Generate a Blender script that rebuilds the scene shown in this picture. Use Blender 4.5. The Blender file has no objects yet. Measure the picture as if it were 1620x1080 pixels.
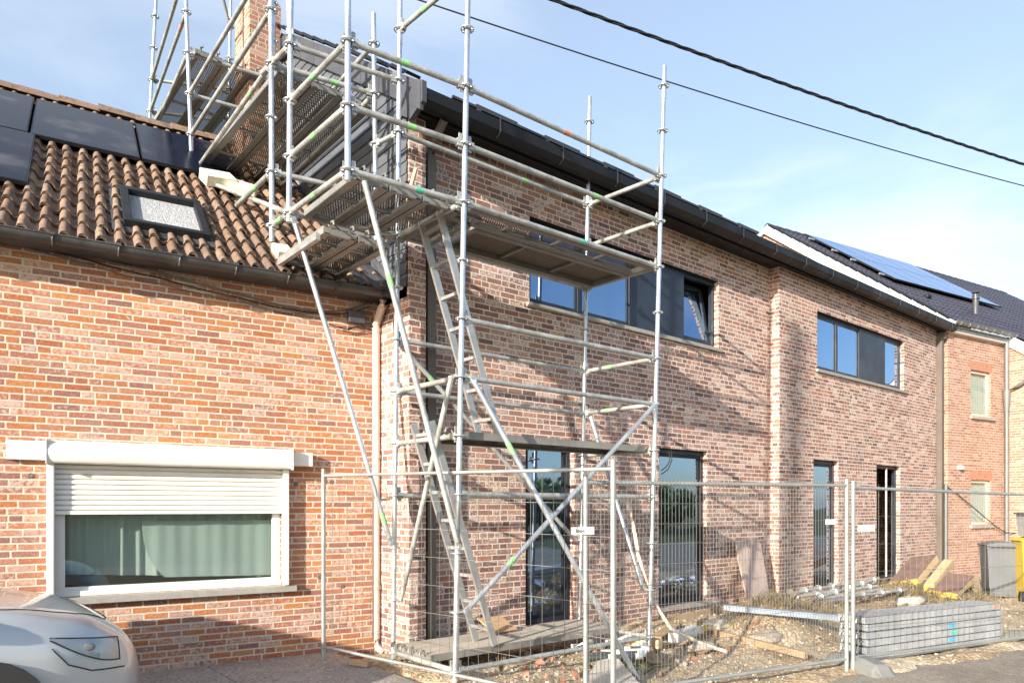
import bpy, math, random
from mathutils import Vector, Matrix, Euler, noise
random.seed(7)
R = math.radians
S = bpy.context.scene
COL = S.collection

# ------------------------------------------------------------------ camera, world, sun, exposure
CAMZ = 1.5
FPX, HY, CX = 1119.0, 800.0, 810.0
cam_d = bpy.data.cameras.new('camera')
cam = bpy.data.objects.new('camera', cam_d); COL.objects.link(cam)
cam.location = (0, 0, CAMZ); cam.rotation_euler = (R(90), 0, R(-39.73))
cam_d.sensor_width = 36; cam_d.lens = FPX/1620*36; cam_d.shift_y = 260/1620
cam_d.clip_start = .05; cam_d.clip_end = 3000
S.camera = cam
S.view_settings.view_transform = 'Standard'; S.view_settings.look = 'None'
S.view_settings.gamma = 1; S.view_settings.exposure = 1.06
SUN_A, SUN_K = 3.35, 1.08            # light travels (A, 1, -K)
sdir = Vector((SUN_A, 1, -SUN_K)).normalized()
elev = math.asin(-sdir.z); azi = math.atan2(-sdir.x, -sdir.y)
sl = bpy.data.lights.new('sun', 'SUN'); sl.energy = 5.0; sl.angle = R(.55); sl.color = (1, .91, .78)
so = bpy.data.objects.new('sun', sl); COL.objects.link(so)
so.rotation_euler = sdir.to_track_quat('-Z', 'Y').to_euler(); so.location = (-10, -4, 12)
W = bpy.data.worlds.new('World'); S.world = W; W.use_nodes = True
wn = W.node_tree; wn.nodes.clear()

class NT:
    def __init__(s, nt): s.nt = nt
    def n(s, t, **k):
        x = s.nt.nodes.new(t)
        for a, b in k.items(): setattr(x, a, b)
        return x
    def l(s, a, b): s.nt.links.new(a, b)
    def put(s, sock, v):
        if isinstance(v, bpy.types.NodeSocket): s.l(v, sock)
        else:
            if isinstance(v, tuple) and len(v) == 3 and sock.type == 'RGBA': v = (*v, 1)
            sock.default_value = v
    def m(s, op, a, b=None, c=None, clamp=False):
        x = s.n('ShaderNodeMath', operation=op); x.use_clamp = clamp
        s.put(x.inputs[0], a)
        if b is not None: s.put(x.inputs[1], b)
        if c is not None: s.put(x.inputs[2], c)
        return x.outputs[0]
    def noise(s, vec, scale, detail=3, rough=.55, dist=0, dim='3D'):
        x = s.n('ShaderNodeTexNoise'); x.noise_dimensions = dim
        if vec is not None: s.l(vec, x.inputs['Vector'])
        x.inputs['Scale'].default_value = scale; x.inputs['Detail'].default_value = detail
        x.inputs['Roughness'].default_value = rough; x.inputs['Distortion'].default_value = dist
        return x
    def mix(s, f, a, b, bt='MIX'):
        x = s.n('ShaderNodeMix', data_type='RGBA', blend_type=bt)
        s.put(x.inputs[0], f); s.put(x.inputs[6], a); s.put(x.inputs[7], b)
        return x.outputs[2]
    def mr(s, v, a, b, c=0., d=1., smooth=True):
        x = s.n('ShaderNodeMapRange'); 
        if smooth: x.interpolation_type = 'SMOOTHSTEP'
        s.put(x.inputs[0], v); s.put(x.inputs[1], a); s.put(x.inputs[2], b); s.put(x.inputs[3], c); s.put(x.inputs[4], d)
        return x.outputs[0]
    def ramp(s, v, cols, const=False):
        x = s.n('ShaderNodeValToRGB'); e = x.color_ramp.elements
        if const: x.color_ramp.interpolation = 'CONSTANT'
        n = len(cols)
        for i, c in enumerate(cols):
            p = i/n if const else i/(n-1)
            el = e[i] if i < 2 else e.new(p)
            el.position = p; el.color = (*c, 1)
        s.l(v, x.inputs[0]); return x.outputs[0]
    def bump(s, h, dist, st=1.):
        x = s.n('ShaderNodeBump'); x.inputs['Distance'].default_value = dist; x.inputs['Strength'].default_value = st
        s.l(h, x.inputs['Height']); return x.outputs[0]

q = NT(wn)
sky = q.n('ShaderNodeTexSky'); sky.sky_type = 'NISHITA'; sky.sun_disc = False
sky.sun_elevation = elev; sky.sun_rotation = azi % (2*math.pi)
sky.air_density = 1.0; sky.dust_density = 1.2; sky.ozone_density = 1.6
tc = q.n('ShaderNodeTexCoord')
mp = q.n('ShaderNodeMapping'); mp.inputs['Scale'].default_value = (1.0, 1.3, 3.2); mp.inputs['Rotation'].default_value = (0, 0, .5)
q.l(tc.outputs['Generated'], mp.inputs[0])
n1 = q.noise(mp.outputs[0], 1.6, 7, .58, .5)
cl = q.mr(n1.outputs[0], .44, .62, 0, .72)
n2 = q.noise(mp.outputs[0], .9, 2, .5)
cl = q.m('MULTIPLY', cl, q.mr(n2.outputs[0], .38, .6))
skyc = q.mix(1.0, sky.outputs[0], (1.0, 1.04, 1.08), 'MULTIPLY')
sx = q.n('ShaderNodeSeparateXYZ'); q.l(tc.outputs['Generated'], sx.inputs[0])
cl = q.m('ADD', cl, q.mr(sx.outputs[1], -.5, .25, .03, .28)); cl = q.m('MULTIPLY', cl, q.mr(sx.outputs[1], -.6, .2, .35, 1.))
skc = q.mix(cl, skyc, (4.0, 4.35, 4.7))
bg = q.n('ShaderNodeBackground'); bg.inputs[1].default_value = .132
q.l(skc, bg.inputs[0]); wo = q.n('ShaderNodeOutputWorld'); q.l(bg.outputs[0], wo.inputs[0])

# ------------------------------------------------------------------ pixel helpers (pixels of the 1620 px photo)
AX = Vector((math.cos(R(50.27)), math.sin(R(50.27)))); RT = Vector((AX.y, -AX.x))
def ray(px, py):
    u = px-CX
    return Vector((AX.x*FPX+RT.x*u, AX.y*FPX+RT.y*u, HY-py))
def hit(px, py, o, n):
    r = ray(px, py); c = Vector((0, 0, CAMZ)); o = Vector(o); n = Vector(n)
    return c+r*((o-c).dot(n)/r.dot(n))
def onY(px, py, Y): return hit(px, py, (0, Y, 0), (0, 1, 0))
def onZ(px, py, Z): return hit(px, py, (0, 0, Z), (0, 0, 1))

# ------------------------------------------------------------------ mesh builder
def frame(d):
    d = Vector(d).normalized(); up = Vector((0, 0, 1)) if abs(d.z) < .95 else Vector((1, 0, 0))
    a = d.cross(up).normalized(); b = a.cross(d).normalized(); return a, b, d
class MB:
    def __init__(s): s.v = []; s.f = []; s.c = None; s.sm = []
    def add(s, vs, fs, smooth=False):
        o = len(s.v); s.v += [tuple(x) for x in vs]; s.f += [tuple(i+o for i in f) for f in fs]; s.sm += [smooth]*len(fs)
        return s
    def box(s, lo, hi, M=None):
        (a, b, c), (d, e, f) = lo, hi
        vs = [Vector(p) for p in ((a,b,c),(d,b,c),(d,e,c),(a,e,c),(a,b,f),(d,b,f),(d,e,f),(a,e,f))]
        if M is not None: vs = [M @ p for p in vs]
        return s.add(vs, [(0,3,2,1),(4,5,6,7),(0,1,5,4),(1,2,6,5),(2,3,7,6),(3,0,4,7)])
    def bar(s, p0, p1, w, h, up=None):
        p0 = Vector(p0); p1 = Vector(p1); a, b, d = frame(p1-p0)
        if up is not None:
            b = Vector(up); b = (b-b.dot(d)*d).normalized(); a = d.cross(b).normalized()
        vs = [p+a*i*w/2+b*j*h/2 for p in (p0, p1) for i, j in ((-1,-1),(1,-1),(1,1),(-1,1))]
        return s.add(vs, [(0,1,2,3),(7,6,5,4),(0,4,5,1),(1,5,6,2),(2,6,7,3),(3,7,4,0)])
    def tube(s, p0, p1, r, n=12, r2=None, caps=True):
        p0 = Vector(p0); p1 = Vector(p1); a, b, d = frame(p1-p0); r2 = r if r2 is None else r2
        vs = [p+a*rr*math.cos(2*math.pi*i/n)+b*rr*math.sin(2*math.pi*i/n) for p, rr in ((p0, r), (p1, r2)) for i in range(n)]
        s.add(vs, [(i, (i+1) % n, n+(i+1) % n, n+i) for i in range(n)], True)
        if caps: s.add([vs[i] for i in range(2*n)], [tuple(range(n-1, -1, -1)), tuple(range(n, 2*n))])
        return s
    def path(s, pts, r, n=8, rs=None):
        pts = [Vector(p) for p in pts]; vs = []
        pa = None
        for k, p in enumerate(pts):
            d = (pts[min(k+1, len(pts)-1)]-pts[max(k-1, 0)]).normalized()
            if pa is None: a, b, _ = frame(d)
            else:
                a = (pa-pa.dot(d)*d).normalized(); b = d.cross(a)
            pa = a; rr = rs[k] if rs else r
            vs += [p+a*rr*math.cos(2*math.pi*i/n)+b*rr*math.sin(2*math.pi*i/n) for i in range(n)]
        fs = [(k*n+i, k*n+(i+1) % n, (k+1)*n+(i+1) % n, (k+1)*n+i) for k in range(len(pts)-1) for i in range(n)]
        s.add(vs, fs, True)
        m = len(pts)-1
        s.add(vs[:n]+vs[m*n:], [tuple(range(n-1, -1, -1)), tuple(range(n, 2*n))]); return s
    def torus(s, c, ax, Rr, r, n=18, m=6):
        a, b, d = frame(ax); c = Vector(c); vs = []
        for i in range(n):
            t = 2*math.pi*i/n; e = a*math.cos(t)+b*math.sin(t)
            for j in range(m):
                u = 2*math.pi*j/m; vs.append(c+e*(Rr+r*math.cos(u))+d*r*math.sin(u))
        return s.add(vs, [(i*m+j, ((i+1) % n)*m+j, ((i+1) % n)*m+(j+1) % m, i*m+(j+1) % m) for i in range(n) for j in range(m)], True)
    def poly(s, pts, th=None):
        pts = [Vector(p) for p in pts]; n = len(pts)
        if th is None: return s.add(pts, [tuple(range(n))])
        th = Vector(th)
        return s.add(pts+[p+th for p in pts], [tuple(range(n-1, -1, -1)), tuple(range(n, 2*n))]+[(i, (i+1) % n, n+(i+1) % n, n+i) for i in range(n)])
    def grid(s, P, smooth=True):
        nu = len(P); nv = len(P[0])
        return s.add([p for row in P for p in row], [(i*nv+j, (i+1)*nv+j, (i+1)*nv+j+1, i*nv+j+1) for i in range(nu-1) for j in range(nv-1)], smooth)
    def blob(s, c, r, seed=0, amp=.25, sub=2, sc=(1, 1, 1)):
        import bmesh
        bm = bmesh.new(); bmesh.ops.create_icosphere(bm, subdivisions=sub, radius=1)
        c = Vector(c); vs = []
        for v in bm.verts:
            k = 1+amp*noise.noise(v.co*1.6+Vector((seed*3.1, seed, 0)))*2
            vs.append(c+Vector((v.co.x*sc[0], v.co.y*sc[1], v.co.z*sc[2]))*r*k)
        s.add(vs, [tuple(v.index for v in f.verts) for f in bm.faces], False); bm.free(); return s
    def build(s, name, mat, parent=None, world=False, bevel=0, label=None, attr=None, smooth=None, subsurf=0):
        me = bpy.data.meshes.new(name); me.from_pydata(s.v, [], s.f); me.update()
        if isinstance(mat, (list, tuple)):
            for x in mat: me.materials.append(x)
        else: me.materials.append(mat)
        me.polygons.foreach_set('use_smooth', [(x if smooth is None else smooth) for x in s.sm])
        uv = me.uv_layers.new(name='UVMap'); co = me.vertices; dat = [0.0]*(len(me.loops)*2)
        for p in me.polygons:
            nx, ny, nz = p.normal
            if abs(nz) > .8:
                for li in p.loop_indices:
                    c = co[me.loops[li].vertex_index].co; dat[2*li] = c.x; dat[2*li+1] = c.y
            else:
                h = math.hypot(nx, ny) or 1; tx, ty = -ny/h, nx/h
                if abs(nx) > abs(ny):
                    if ty < 0: tx, ty = -tx, -ty
                elif tx < 0: tx, ty = -tx, -ty
                for li in p.loop_indices:
                    c = co[me.loops[li].vertex_index].co; dat[2*li] = c.x*tx+c.y*ty; dat[2*li+1] = c.z
        uv.data.foreach_set('uv', dat)
        if attr:
            a = me.attributes.new('rnd', 'FLOAT', 'POINT'); a.data.foreach_set('value', attr)
        o = bpy.data.objects.new(name, me); COL.objects.link(o)
        if parent is not None:
            o.parent = parent
            if world: o.matrix_parent_inverse = PM(parent).inverted()
        if bevel:
            b = o.modifiers.new('bevel', 'BEVEL'); b.width = bevel; b.segments = 2; b.limit_method = 'ANGLE'
        if subsurf:
            b = o.modifiers.new('sub', 'SUBSURF'); b.levels = subsurf; b.render_levels = subsurf
        if label: o['label'] = label
        return o
def PM(o):
    M = Matrix.LocRotScale(o.location, o.rotation_euler, None)
    return PM(o.parent) @ o.matrix_parent_inverse @ M if o.parent else M
def thing(name, label, cat, loc=(0, 0, 0), rz=0, group=None):
    o = bpy.data.objects.new(name, None); COL.objects.link(o); o.empty_display_size = .2
    o.location = loc; o.rotation_euler = (0, 0, rz); tag(o, label, cat, group); return o
def tag(o, label, cat, group=None, kind=None):
    o['label'] = label; o['category'] = cat
    if group: o['group'] = group
    if kind: o['kind'] = kind
    return o
def struct(o): o['kind'] = 'structure'; return o

# ------------------------------------------------------------------ materials
def mat(name):
    m = bpy.data.materials.new(name); m.use_nodes = True; nt = m.node_tree
    p = nt.nodes['Principled BSDF']; return m, NT(nt), p
def simple(name, col, rough=.5, metal=0., var=.12, scale=9., bump=0., bscale=60., spec=.5, dirt=None, coord='Object'):
    m, q, p = mat(name); tc = q.n('ShaderNodeTexCoord').outputs[coord]
    n = q.noise(tc, scale, 5); n2 = q.noise(tc, scale*6, 3)
    f = q.m('ADD', q.m('MULTIPLY', n.outputs[0], .65), q.m('MULTIPLY', n2.outputs[0], .35))
    c = q.mix(q.mr(f, .3, .7), tuple(x*(1-var) for x in col), tuple(min(1, x*(1+var)) for x in col))
    if dirt:
        n3 = q.noise(tc, scale*.7, 6, .65)
        c = q.mix(q.mr(n3.outputs[0], .5, .68, 0, dirt[1]), c, dirt[0])
    q.put(p.inputs['Base Color'], c); p.inputs['Metallic'].default_value = metal
    p.inputs['Specular IOR Level'].default_value = spec
    q.put(p.inputs['Roughness'], q.mr(n.outputs[0], .3, .7, max(.02, rough-.08), min(1, rough+.1)))
    if bump:
        n4 = q.noise(tc, bscale, 4); q.l(q.bump(n4.outputs[0], bump), p.inputs['Normal'])
    return m
def brick(name, cols, mortar, bw, bh, j=.011, half=.3, wild=.35, smear=.4, smearc=(.62, .52, .46), per=.45, ssc=22):
    m, q, p = mat(name); tc = q.n('ShaderNodeTexCoord'); uv = tc.outputs['UV']
    w = q.noise(uv, 14, 2); wv = q.n('ShaderNodeVectorMath', operation='MULTIPLY_ADD')
    q.l(w.outputs[1], wv.inputs[0]); wv.inputs[1].default_value = (.006, .007, 0)
    q.l(uv, wv.inputs[2]); sp = q.n('ShaderNodeSeparateXYZ'); q.l(wv.outputs[0], sp.inputs[0])
    v = q.m('DIVIDE', sp.outputs[1], bh); row = q.m('FLOOR', v); fv = q.m('SUBTRACT', v, row)
    wr = q.n('ShaderNodeTexWhiteNoise'); wr.noise_dimensions = '1D'; q.l(row, wr.inputs['W'])
    off = q.m('ADD', q.m('FRACT', q.m('MULTIPLY', row, .5)), q.m('MULTIPLY', wr.outputs[0], wild))
    u = q.m('ADD', q.m('DIVIDE', sp.outputs[0], bw), off); colm = q.m('FLOOR', u); fu = q.m('SUBTRACT', u, colm)
    def cell(a, b, z):
        cb = q.n('ShaderNodeCombineXYZ'); q.put(cb.inputs[0], a); q.put(cb.inputs[1], b); cb.inputs[2].default_value = z
        x = q.n('ShaderNodeTexWhiteNoise'); x.noise_dimensions = '3D'; q.l(cb.outputs[0], x.inputs['Vector']); return x
    h = cell(colm, row, 3.3); ish = q.m('LESS_THAN', h.outputs[0], half)
    dh = q.m('ADD', q.m('MULTIPLY', q.m('ABSOLUTE', q.m('SUBTRACT', fu, .5)), bw), q.m('MULTIPLY', q.m('SUBTRACT', 1., ish), 10.))
    ds = q.m('MULTIPLY', q.m('MINIMUM', fu, q.m('SUBTRACT', 1., fu)), bw)
    du = q.m('MINIMUM', dh, ds); dv = q.m('MULTIPLY', q.m('MINIMUM', fv, q.m('SUBTRACT', 1., fv)), bh)
    cid = q.m('ADD', colm, q.m('MULTIPLY', q.m('MULTIPLY', ish, q.m('GREATER_THAN', fu, .5)), .37))
    c = cell(cid, row, 7.7); c2 = cell(cid, row, 19.1)
    nf = q.noise(uv, 70, 4, .6); nm = q.noise(uv, ssc, 4, .65); nl = q.noise(uv, 1.3, 3)
    d = q.m('ADD', q.m('SMOOTH_MIN', du, dv, .006), q.m('MULTIPLY', q.m('SUBTRACT', nf.outputs[0], .5), .011))
    mask = q.mr(d, j/2-.0018, j/2+.0018)
    bc = q.ramp(c.outputs[0], cols)
    bc = q.mix(q.mr(nm.outputs[0], .3, .72, 0, .55), bc, q.mix(1., bc, (.55, .5, .5), 'MULTIPLY'))
    bc = q.mix(q.m('MULTIPLY', q.mr(nf.outputs[0], .52, .7), .35), bc, (.7, .58, .5))
    sm = q.m('MULTIPLY', q.mr(q.m('ADD', nm.outputs[0], q.m('MULTIPLY', q.m('SUBTRACT', c2.outputs[0], .5), per)), .52, .68), smear)
    sm = q.m('MULTIPLY', sm, q.mr(nl.outputs[0], .3, .6, .55, 1.15))
    bc = q.mix(sm, bc, smearc)
    mc = q.mix(nf.outputs[0], tuple(x*.85 for x in mortar), mortar)
    col = q.mix(mask, mc, bc)
    col = q.mix(q.mr(nl.outputs[0], .38, .68, 0, .4), col, q.mix(1., col, (.72, .68, .66), 'MULTIPLY'))
    q.put(p.inputs['Base Color'], col); p.inputs['Roughness'].default_value = .92; p.inputs['Specular IOR Level'].default_value = .25
    hh = q.m('ADD', mask, q.m('MULTIPLY', q.m('ADD', nf.outputs[0], nm.outputs[0]), .45))
    q.l(q.bump(hh, .006, .75), p.inputs['Normal'])
    return m
MORT = (.66, .56, .44)
M = {}
M['brick_orange'] = brick('orange_brick', [(.36,.115,.055),(.47,.175,.06),(.40,.15,.075),(.50,.215,.075),(.34,.13,.09),(.45,.20,.12),(.26,.12,.10),(.47,.24,.15)], (.60,.52,.425), .205, .0595, .0145, .05, .34, .7, (.56,.43,.36), .36, 30)
M['brick_mauve'] = brick('mauve_brick', [(.20,.11,.095),(.36,.195,.15),(.27,.15,.13),(.43,.235,.18),(.31,.18,.155),(.165,.10,.095),(.47,.21,.135),(.35,.21,.18)], (.74,.63,.55), .215, .0635, .0140, .22, .4, .8, (.70,.57,.49), .30, 38)
M['brick_house3'] = brick('salmon_brick', [(.33,.16,.11),(.42,.21,.14),(.29,.15,.11),(.44,.24,.17),(.36,.165,.10)], (.58,.49,.41), .205, .06, .013, .1, .3, .5, (.55,.42,.34), .36, 30)
M['brick_chimney'] = brick('chimney_brick', [(.36,.14,.085),(.44,.20,.12),(.30,.13,.09),(.46,.24,.16)], (.54,.46,.38), .2, .0635, .014, .5, .3, .35)
M['galv'] = simple('galvanised_bright', (.58,.61,.64), .34, .75, .16, 5, 0, 60, .5, ((.40,.41,.40), .5))
M['galv_old'] = simple('galvanised_weathered', (.42,.43,.415), .5, .45, .26, 7, .0006, 90, .5, ((.25,.235,.20), .75))
M['galv_deck'] = simple('galvanised_deck_steel', (.25,.24,.22), .5, .3, .2, 3, 0, 60, .5, ((.30,.27,.22), .5))
M['galv_stack'] = simple('galvanised_stack', (.45,.47,.49), .45, .4, .2, 3, 0, 60, .5, ((.62,.62,.60), .4))
M['alu'] = simple('aluminium', (.44,.44,.435), .42, .6, .1, 8)
M['fence'] = simple('fence_galvanised', (.36,.375,.36), .45, .5, .12, 6)
M['wire'] = simple('fence_wire', (.19,.185,.17), .5, .3, .1, 6)
M['anthracite'] = simple('anthracite_metal', (.010,.011,.014), .5, 0, .15, 3, 0, 60, .3)
M['rail_dark'] = simple('dark_rail', (.05,.05,.055), .45, .2)
M['anth_frame'] = simple('anthracite_window_frame', (.014,.020,.032), .4, 0, .1, 3)
M['anth_panel'] = simple('anthracite_panel', (.020,.027,.045), .45, 0, .06, 2)
M['gutter_pvc'] = simple('dark_pvc_gutter', (.05,.047,.048), .42, 0, .25, 3, 0, 60, .5, ((.16,.14,.12), .35))
M['brown_pipe'] = simple('brown_metal_pipe', (.115,.095,.08), .5, 0, .12, 2)
M['beige_pipe'] = simple('beige_pvc_pipe', (.56,.43,.36), .5, 0, .1, 2, 0, 60, .5, ((.36,.30,.26), .4))
M['zinc'] = simple('zinc', (.18,.185,.185), .55, .4, .15, 4)
M['white_pvc'] = simple('white_pvc', (.70,.68,.63), .38, 0, .04, 2, 0, 60, .5, ((.52,.49,.43), .35))
M['stone'] = simple('bluestone_sill', (.30,.28,.25), .75, 0, .15, 12, .001, 120)
M['white_verge'] = simple('white_verge', (.82,.81,.78), .5, 0, .03, 2)
M['slate_blue'] = simple('grey_cladding', (.095,.103,.12), .42, 0, .12, 2.2, 0, 60, .5)
M['slate_trim'] = simple('grey_slate_trim', (.06,.061,.072), .5, 0, .12, 3)
M['wood_new'] = simple('raw_wood', (.58,.43,.25), .75, 0, .18, 7, .001, 50)
M['lath'] = simple('pale_lath', (.60,.52,.42), .8, 0, .12, 6)
M['wood_dark'] = simple('weathered_wood', (.36,.25,.15), .8, 0, .25, 6, .001, 50)
M['ply'] = simple('dirty_board', (.48,.37,.32), .8, 0, .15, 5, 0, 60, .3, ((.34,.27,.25), .5))
M['film_ply'] = simple('brown_film_faced_board', (.20,.13,.11), .6, 0, .2, 6, 0, 60, .4, ((.36,.28,.22), .4))
M['yellow_paint'] = simple('yellow_painted_edge', (.66,.46,.07), .7, 0, .2, 10, .001, 60, .4, ((.40,.27,.08), .4))
M['cardboard'] = simple('cardboard', (.48,.30,.16), .85, 0, .08, 4)
M['foam'] = simple('cream_foam_block', (.74,.70,.55), .9, 0, .07, 9, .002, 90, .3)
M['bin_grey'] = simple('grey_plastic', (.115,.125,.14), .5, 0, .08, 3)
M['bin_yellow'] = simple('yellow_plastic', (.74,.53,.02), .45, 0, .05, 3)
M['rubber'] = simple('black_rubber', (.02,.02,.02), .8, 0, .1, 8)
M['concrete_block'] = simple('grey_concrete_foot', (.17,.175,.17), .9, 0, .12, 9, .002, 120, .3)
M['bluegrey'] = simple('blue_grey_steel', (.33,.40,.50), .45, .4, .1, 4)
M['plastic_white'] = simple('white_plastic', (.74,.74,.72), .45, 0, .05, 4)
M['plastic_blue'] = simple('blue_print', (.10,.35,.60), .5, 0, .05, 4)
M['black_cable'] = simple('black_cable', (.012,.013,.016), .6, 0, .1, 3)
M['grey_cable'] = simple('grey_cable', (.14,.12,.11), .7, 0, .2, 3)
M['green_tape'] = simple('green_tape', (.22,.50,.20), .6, 0, .15, 30)
M['teal_tape'] = simple('teal_tape', (.10,.42,.32), .6, 0, .15, 30)
M['red_tape'] = simple('red_tape', (.62,.22,.13), .6, 0, .15, 30)
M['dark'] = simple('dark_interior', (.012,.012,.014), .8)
M['room'] = simple('room_wall', (.24,.24,.23), .9)
M['tyre'] = M['rubber']
M['black_pipe'] = simple('black_plastic_pipe', (.04,.045,.05), .4)
M['bag'] = simple('pale_sack', (.62,.57,.47), .85, 0, .12, 6, .003, 30, .3)
M['stones'] = simple('rubble_stone', (.42,.36,.29), .95, 0, .3, 3, .002, 80, .3)
M['weed'] = simple('dry_weed', (.20,.155,.085), .9, 0, .35, 12)
M['weedg'] = simple('green_weed', (.12,.14,.05), .9, 0, .3, 12)
M['paper'] = simple('white_label_plate', (.82,.81,.80), .5, 0, .02, 3)
M['ink'] = simple('black_ink', (.02,.02,.02), .6)
M['foliage'] = simple('tree_foliage', (.05,.085,.025), .8, 0, .4, 2)
M['bark'] = simple('bark', (.12,.09,.06), .9, 0, .2, 9)

def ground_mat(name, cols, sc, bump, bs=30, rough=.95):
    m, q, p = mat(name); tc = q.n('ShaderNodeTexCoord').outputs['Object']
    a = q.noise(tc, sc, 6, .62); b = q.noise(tc, sc*14, 4, .7); vo = q.n('ShaderNodeTexVoronoi'); vo.inputs['Scale'].default_value = bs
    q.l(tc, vo.inputs['Vector'])
    f = q.m('ADD', q.m('MULTIPLY', a.outputs[0], .6), q.m('MULTIPLY', b.outputs[0], .4))
    c = q.ramp(q.mr(f, .32, .68), cols)
    vg = q.n('ShaderNodeRGBToBW'); q.l(vo.outputs['Color'], vg.inputs[0]); c = q.mix(q.mr(vg.outputs[0], .2, .8, .45, 0), c, (.06,.05,.04))
    q.put(p.inputs['Base Color'], c); p.inputs['Roughness'].default_value = rough; p.inputs['Specular IOR Level'].default_value = .2
    h = q.m('ADD', b.outputs[0], q.m('MULTIPLY', vo.outputs['Distance'], .6)); q.l(q.bump(h, bump), p.inputs['Normal']); return m
M['dirt'] = ground_mat('sandy_dirt', [(.30,.205,.12),(.49,.37,.235),(.62,.50,.345),(.69,.58,.43)], 1.1, .02, 38)
M['asphalt'] = ground_mat('worn_asphalt', [(.25,.21,.165),(.33,.285,.23),(.42,.36,.29)], .8, .006, 90, .9)
M['paving'] = ground_mat('grey_concrete_paving', [(.30,.26,.24),(.38,.34,.31),(.44,.40,.36)], .7, .004, 60, .85)
M['field'] = ground_mat('field_grass', [(.08,.10,.03),(.12,.13,.05),(.16,.15,.07)], .3, .05, 8)

def perf_mat():
    m, q, p = mat('perforated_steel'); tc = q.n('ShaderNodeTexCoord'); sp = q.n('ShaderNodeSeparateXYZ'); q.l(tc.outputs['UV'], sp.inputs[0])
    u = q.m('DIVIDE', sp.outputs[0], .026); v = q.m('DIVIDE', sp.outputs[1], .024)
    row = q.m('FLOOR', v); u = q.m('ADD', u, q.m('FRACT', q.m('MULTIPLY', row, .5)))
    fu = q.m('ABSOLUTE', q.m('SUBTRACT', q.m('FRACT', u), .5)); fv = q.m('ABSOLUTE', q.m('SUBTRACT', q.m('FRACT', v), .5))
    d = q.m('SQRT', q.m('ADD', q.m('POWER', q.m('MULTIPLY', fu, 1.), 2.), q.m('POWER', fv, 2.)))
    hole = q.m('LESS_THAN', d, .24)
    n = q.noise(tc.outputs['Object'], 5, 5)
    q.put(p.inputs['Base Color'], q.mix(q.mr(n.outputs[0], .35, .65), (.13,.11,.085), (.22,.19,.15)))
    p.inputs['Roughness'].default_value = .6; p.inputs['Metallic'].default_value = .3
    q.l(q.bump(q.mr(d, .27, .42), .004), p.inputs['Normal'])
    t = q.n('ShaderNodeBsdfTransparent'); mx = q.n('ShaderNodeMixShader'); q.l(hole, mx.inputs[0]); q.l(p.outputs[0], mx.inputs[1]); q.l(t.outputs[0], mx.inputs[2])
    q.l(mx.outputs[0], q.nt.nodes['Material Output'].inputs[0]); return m
M['perf'] = perf_mat()
M['perf_dusty'] = simple('dusty_deck_steel', (.46,.41,.34), .8, .05, .15, 4, .004, 40, .3)
def ribbed_mat():
    m, q, p = mat('ribbed_aluminium'); tc = q.n('ShaderNodeTexCoord'); sp = q.n('ShaderNodeSeparateXYZ'); q.l(tc.outputs['UV'], sp.inputs[0])
    s = q.m('SINE', q.m('MULTIPLY', sp.outputs[0], 2*math.pi/.03))
    q.put(p.inputs['Base Color'], q.mix(q.mr(s, -.4, .5), (.06,.05,.04), (.30,.25,.20))); p.inputs['Roughness'].default_value = .6; p.inputs['Metallic'].default_value = .2
    q.l(q.bump(s, .005), p.inputs['Normal']); return m
M['ribbed'] = ribbed_mat()
def glass_mat(name, ior=1.9, tint=(.012,.018,.026), rough=.02):
    m, q, p = mat(name); q.put(p.inputs['Base Color'], tint); p.inputs['Roughness'].default_value = rough; p.inputs['IOR'].default_value = 1.3
    tc = q.n('ShaderNodeTexCoord'); n = q.noise(tc.outputs['Object'], 1.3, 2); bp = q.bump(n.outputs[0], .003)
    g = q.n('ShaderNodeBsdfGlossy'); g.inputs['Roughness'].default_value = rough; g.inputs[0].default_value = (.50,.68,.95,1); q.l(bp, g.inputs['Normal']); lw = q.n('ShaderNodeLayerWeight')
    f = q.m('ADD', ior, q.m('MULTIPLY', q.m('POWER', lw.outputs['Facing'], 4.), 1-ior)); mx = q.n('ShaderNodeMixShader'); q.l(f, mx.inputs[0]); q.l(p.outputs[0], mx.inputs[1]); q.l(g.outputs[0], mx.inputs[2]); q.l(mx.outputs[0], q.nt.nodes['Material Output'].inputs[0]); return m
M['glass'] = glass_mat('dark_reflective_glass', .45)
def clear_glass():
    m, q, p = mat('clear_glass'); lw = q.n('ShaderNodeLayerWeight'); fr = q.m('ADD', .09, q.m('MULTIPLY', q.m('POWER', lw.outputs['Facing'], 5.), .7))
    t = q.n('ShaderNodeBsdfTransparent'); t.inputs[0].default_value = (.84,.88,.86, 1); g = q.n('ShaderNodeBsdfGlossy'); g.inputs['Roughness'].default_value = .02
    mx = q.n('ShaderNodeMixShader'); q.l(fr, mx.inputs[0]); q.l(t.outputs[0], mx.inputs[1]); q.l(g.outputs[0], mx.inputs[2])
    q.l(mx.outputs[0], q.nt.nodes['Material Output'].inputs[0]); return m
M['clear'] = clear_glass()
def pv_mat(name, col, line):
    m, q, p = mat(name); tc = q.n('ShaderNodeTexCoord'); sp = q.n('ShaderNodeSeparateXYZ'); q.l(tc.outputs['UV'], sp.inputs[0])
    f = q.m('ABSOLUTE', q.m('SUBTRACT', q.m('FRACT', q.m('DIVIDE', sp.outputs[0], .026)), .5)); n = q.noise(tc.outputs['Object'], 2, 4)
    c = q.mix(q.mr(f, .40, .5), col, line); c = q.mix(q.mr(n.outputs[0], .5, .75, 0, .25), c, (.22,.20,.19))
    q.put(p.inputs['Base Color'], c); p.inputs['Roughness'].default_value = .2; p.inputs['IOR'].default_value = 1.2; p.inputs['Specular IOR Level'].default_value = .25; return m
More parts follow.
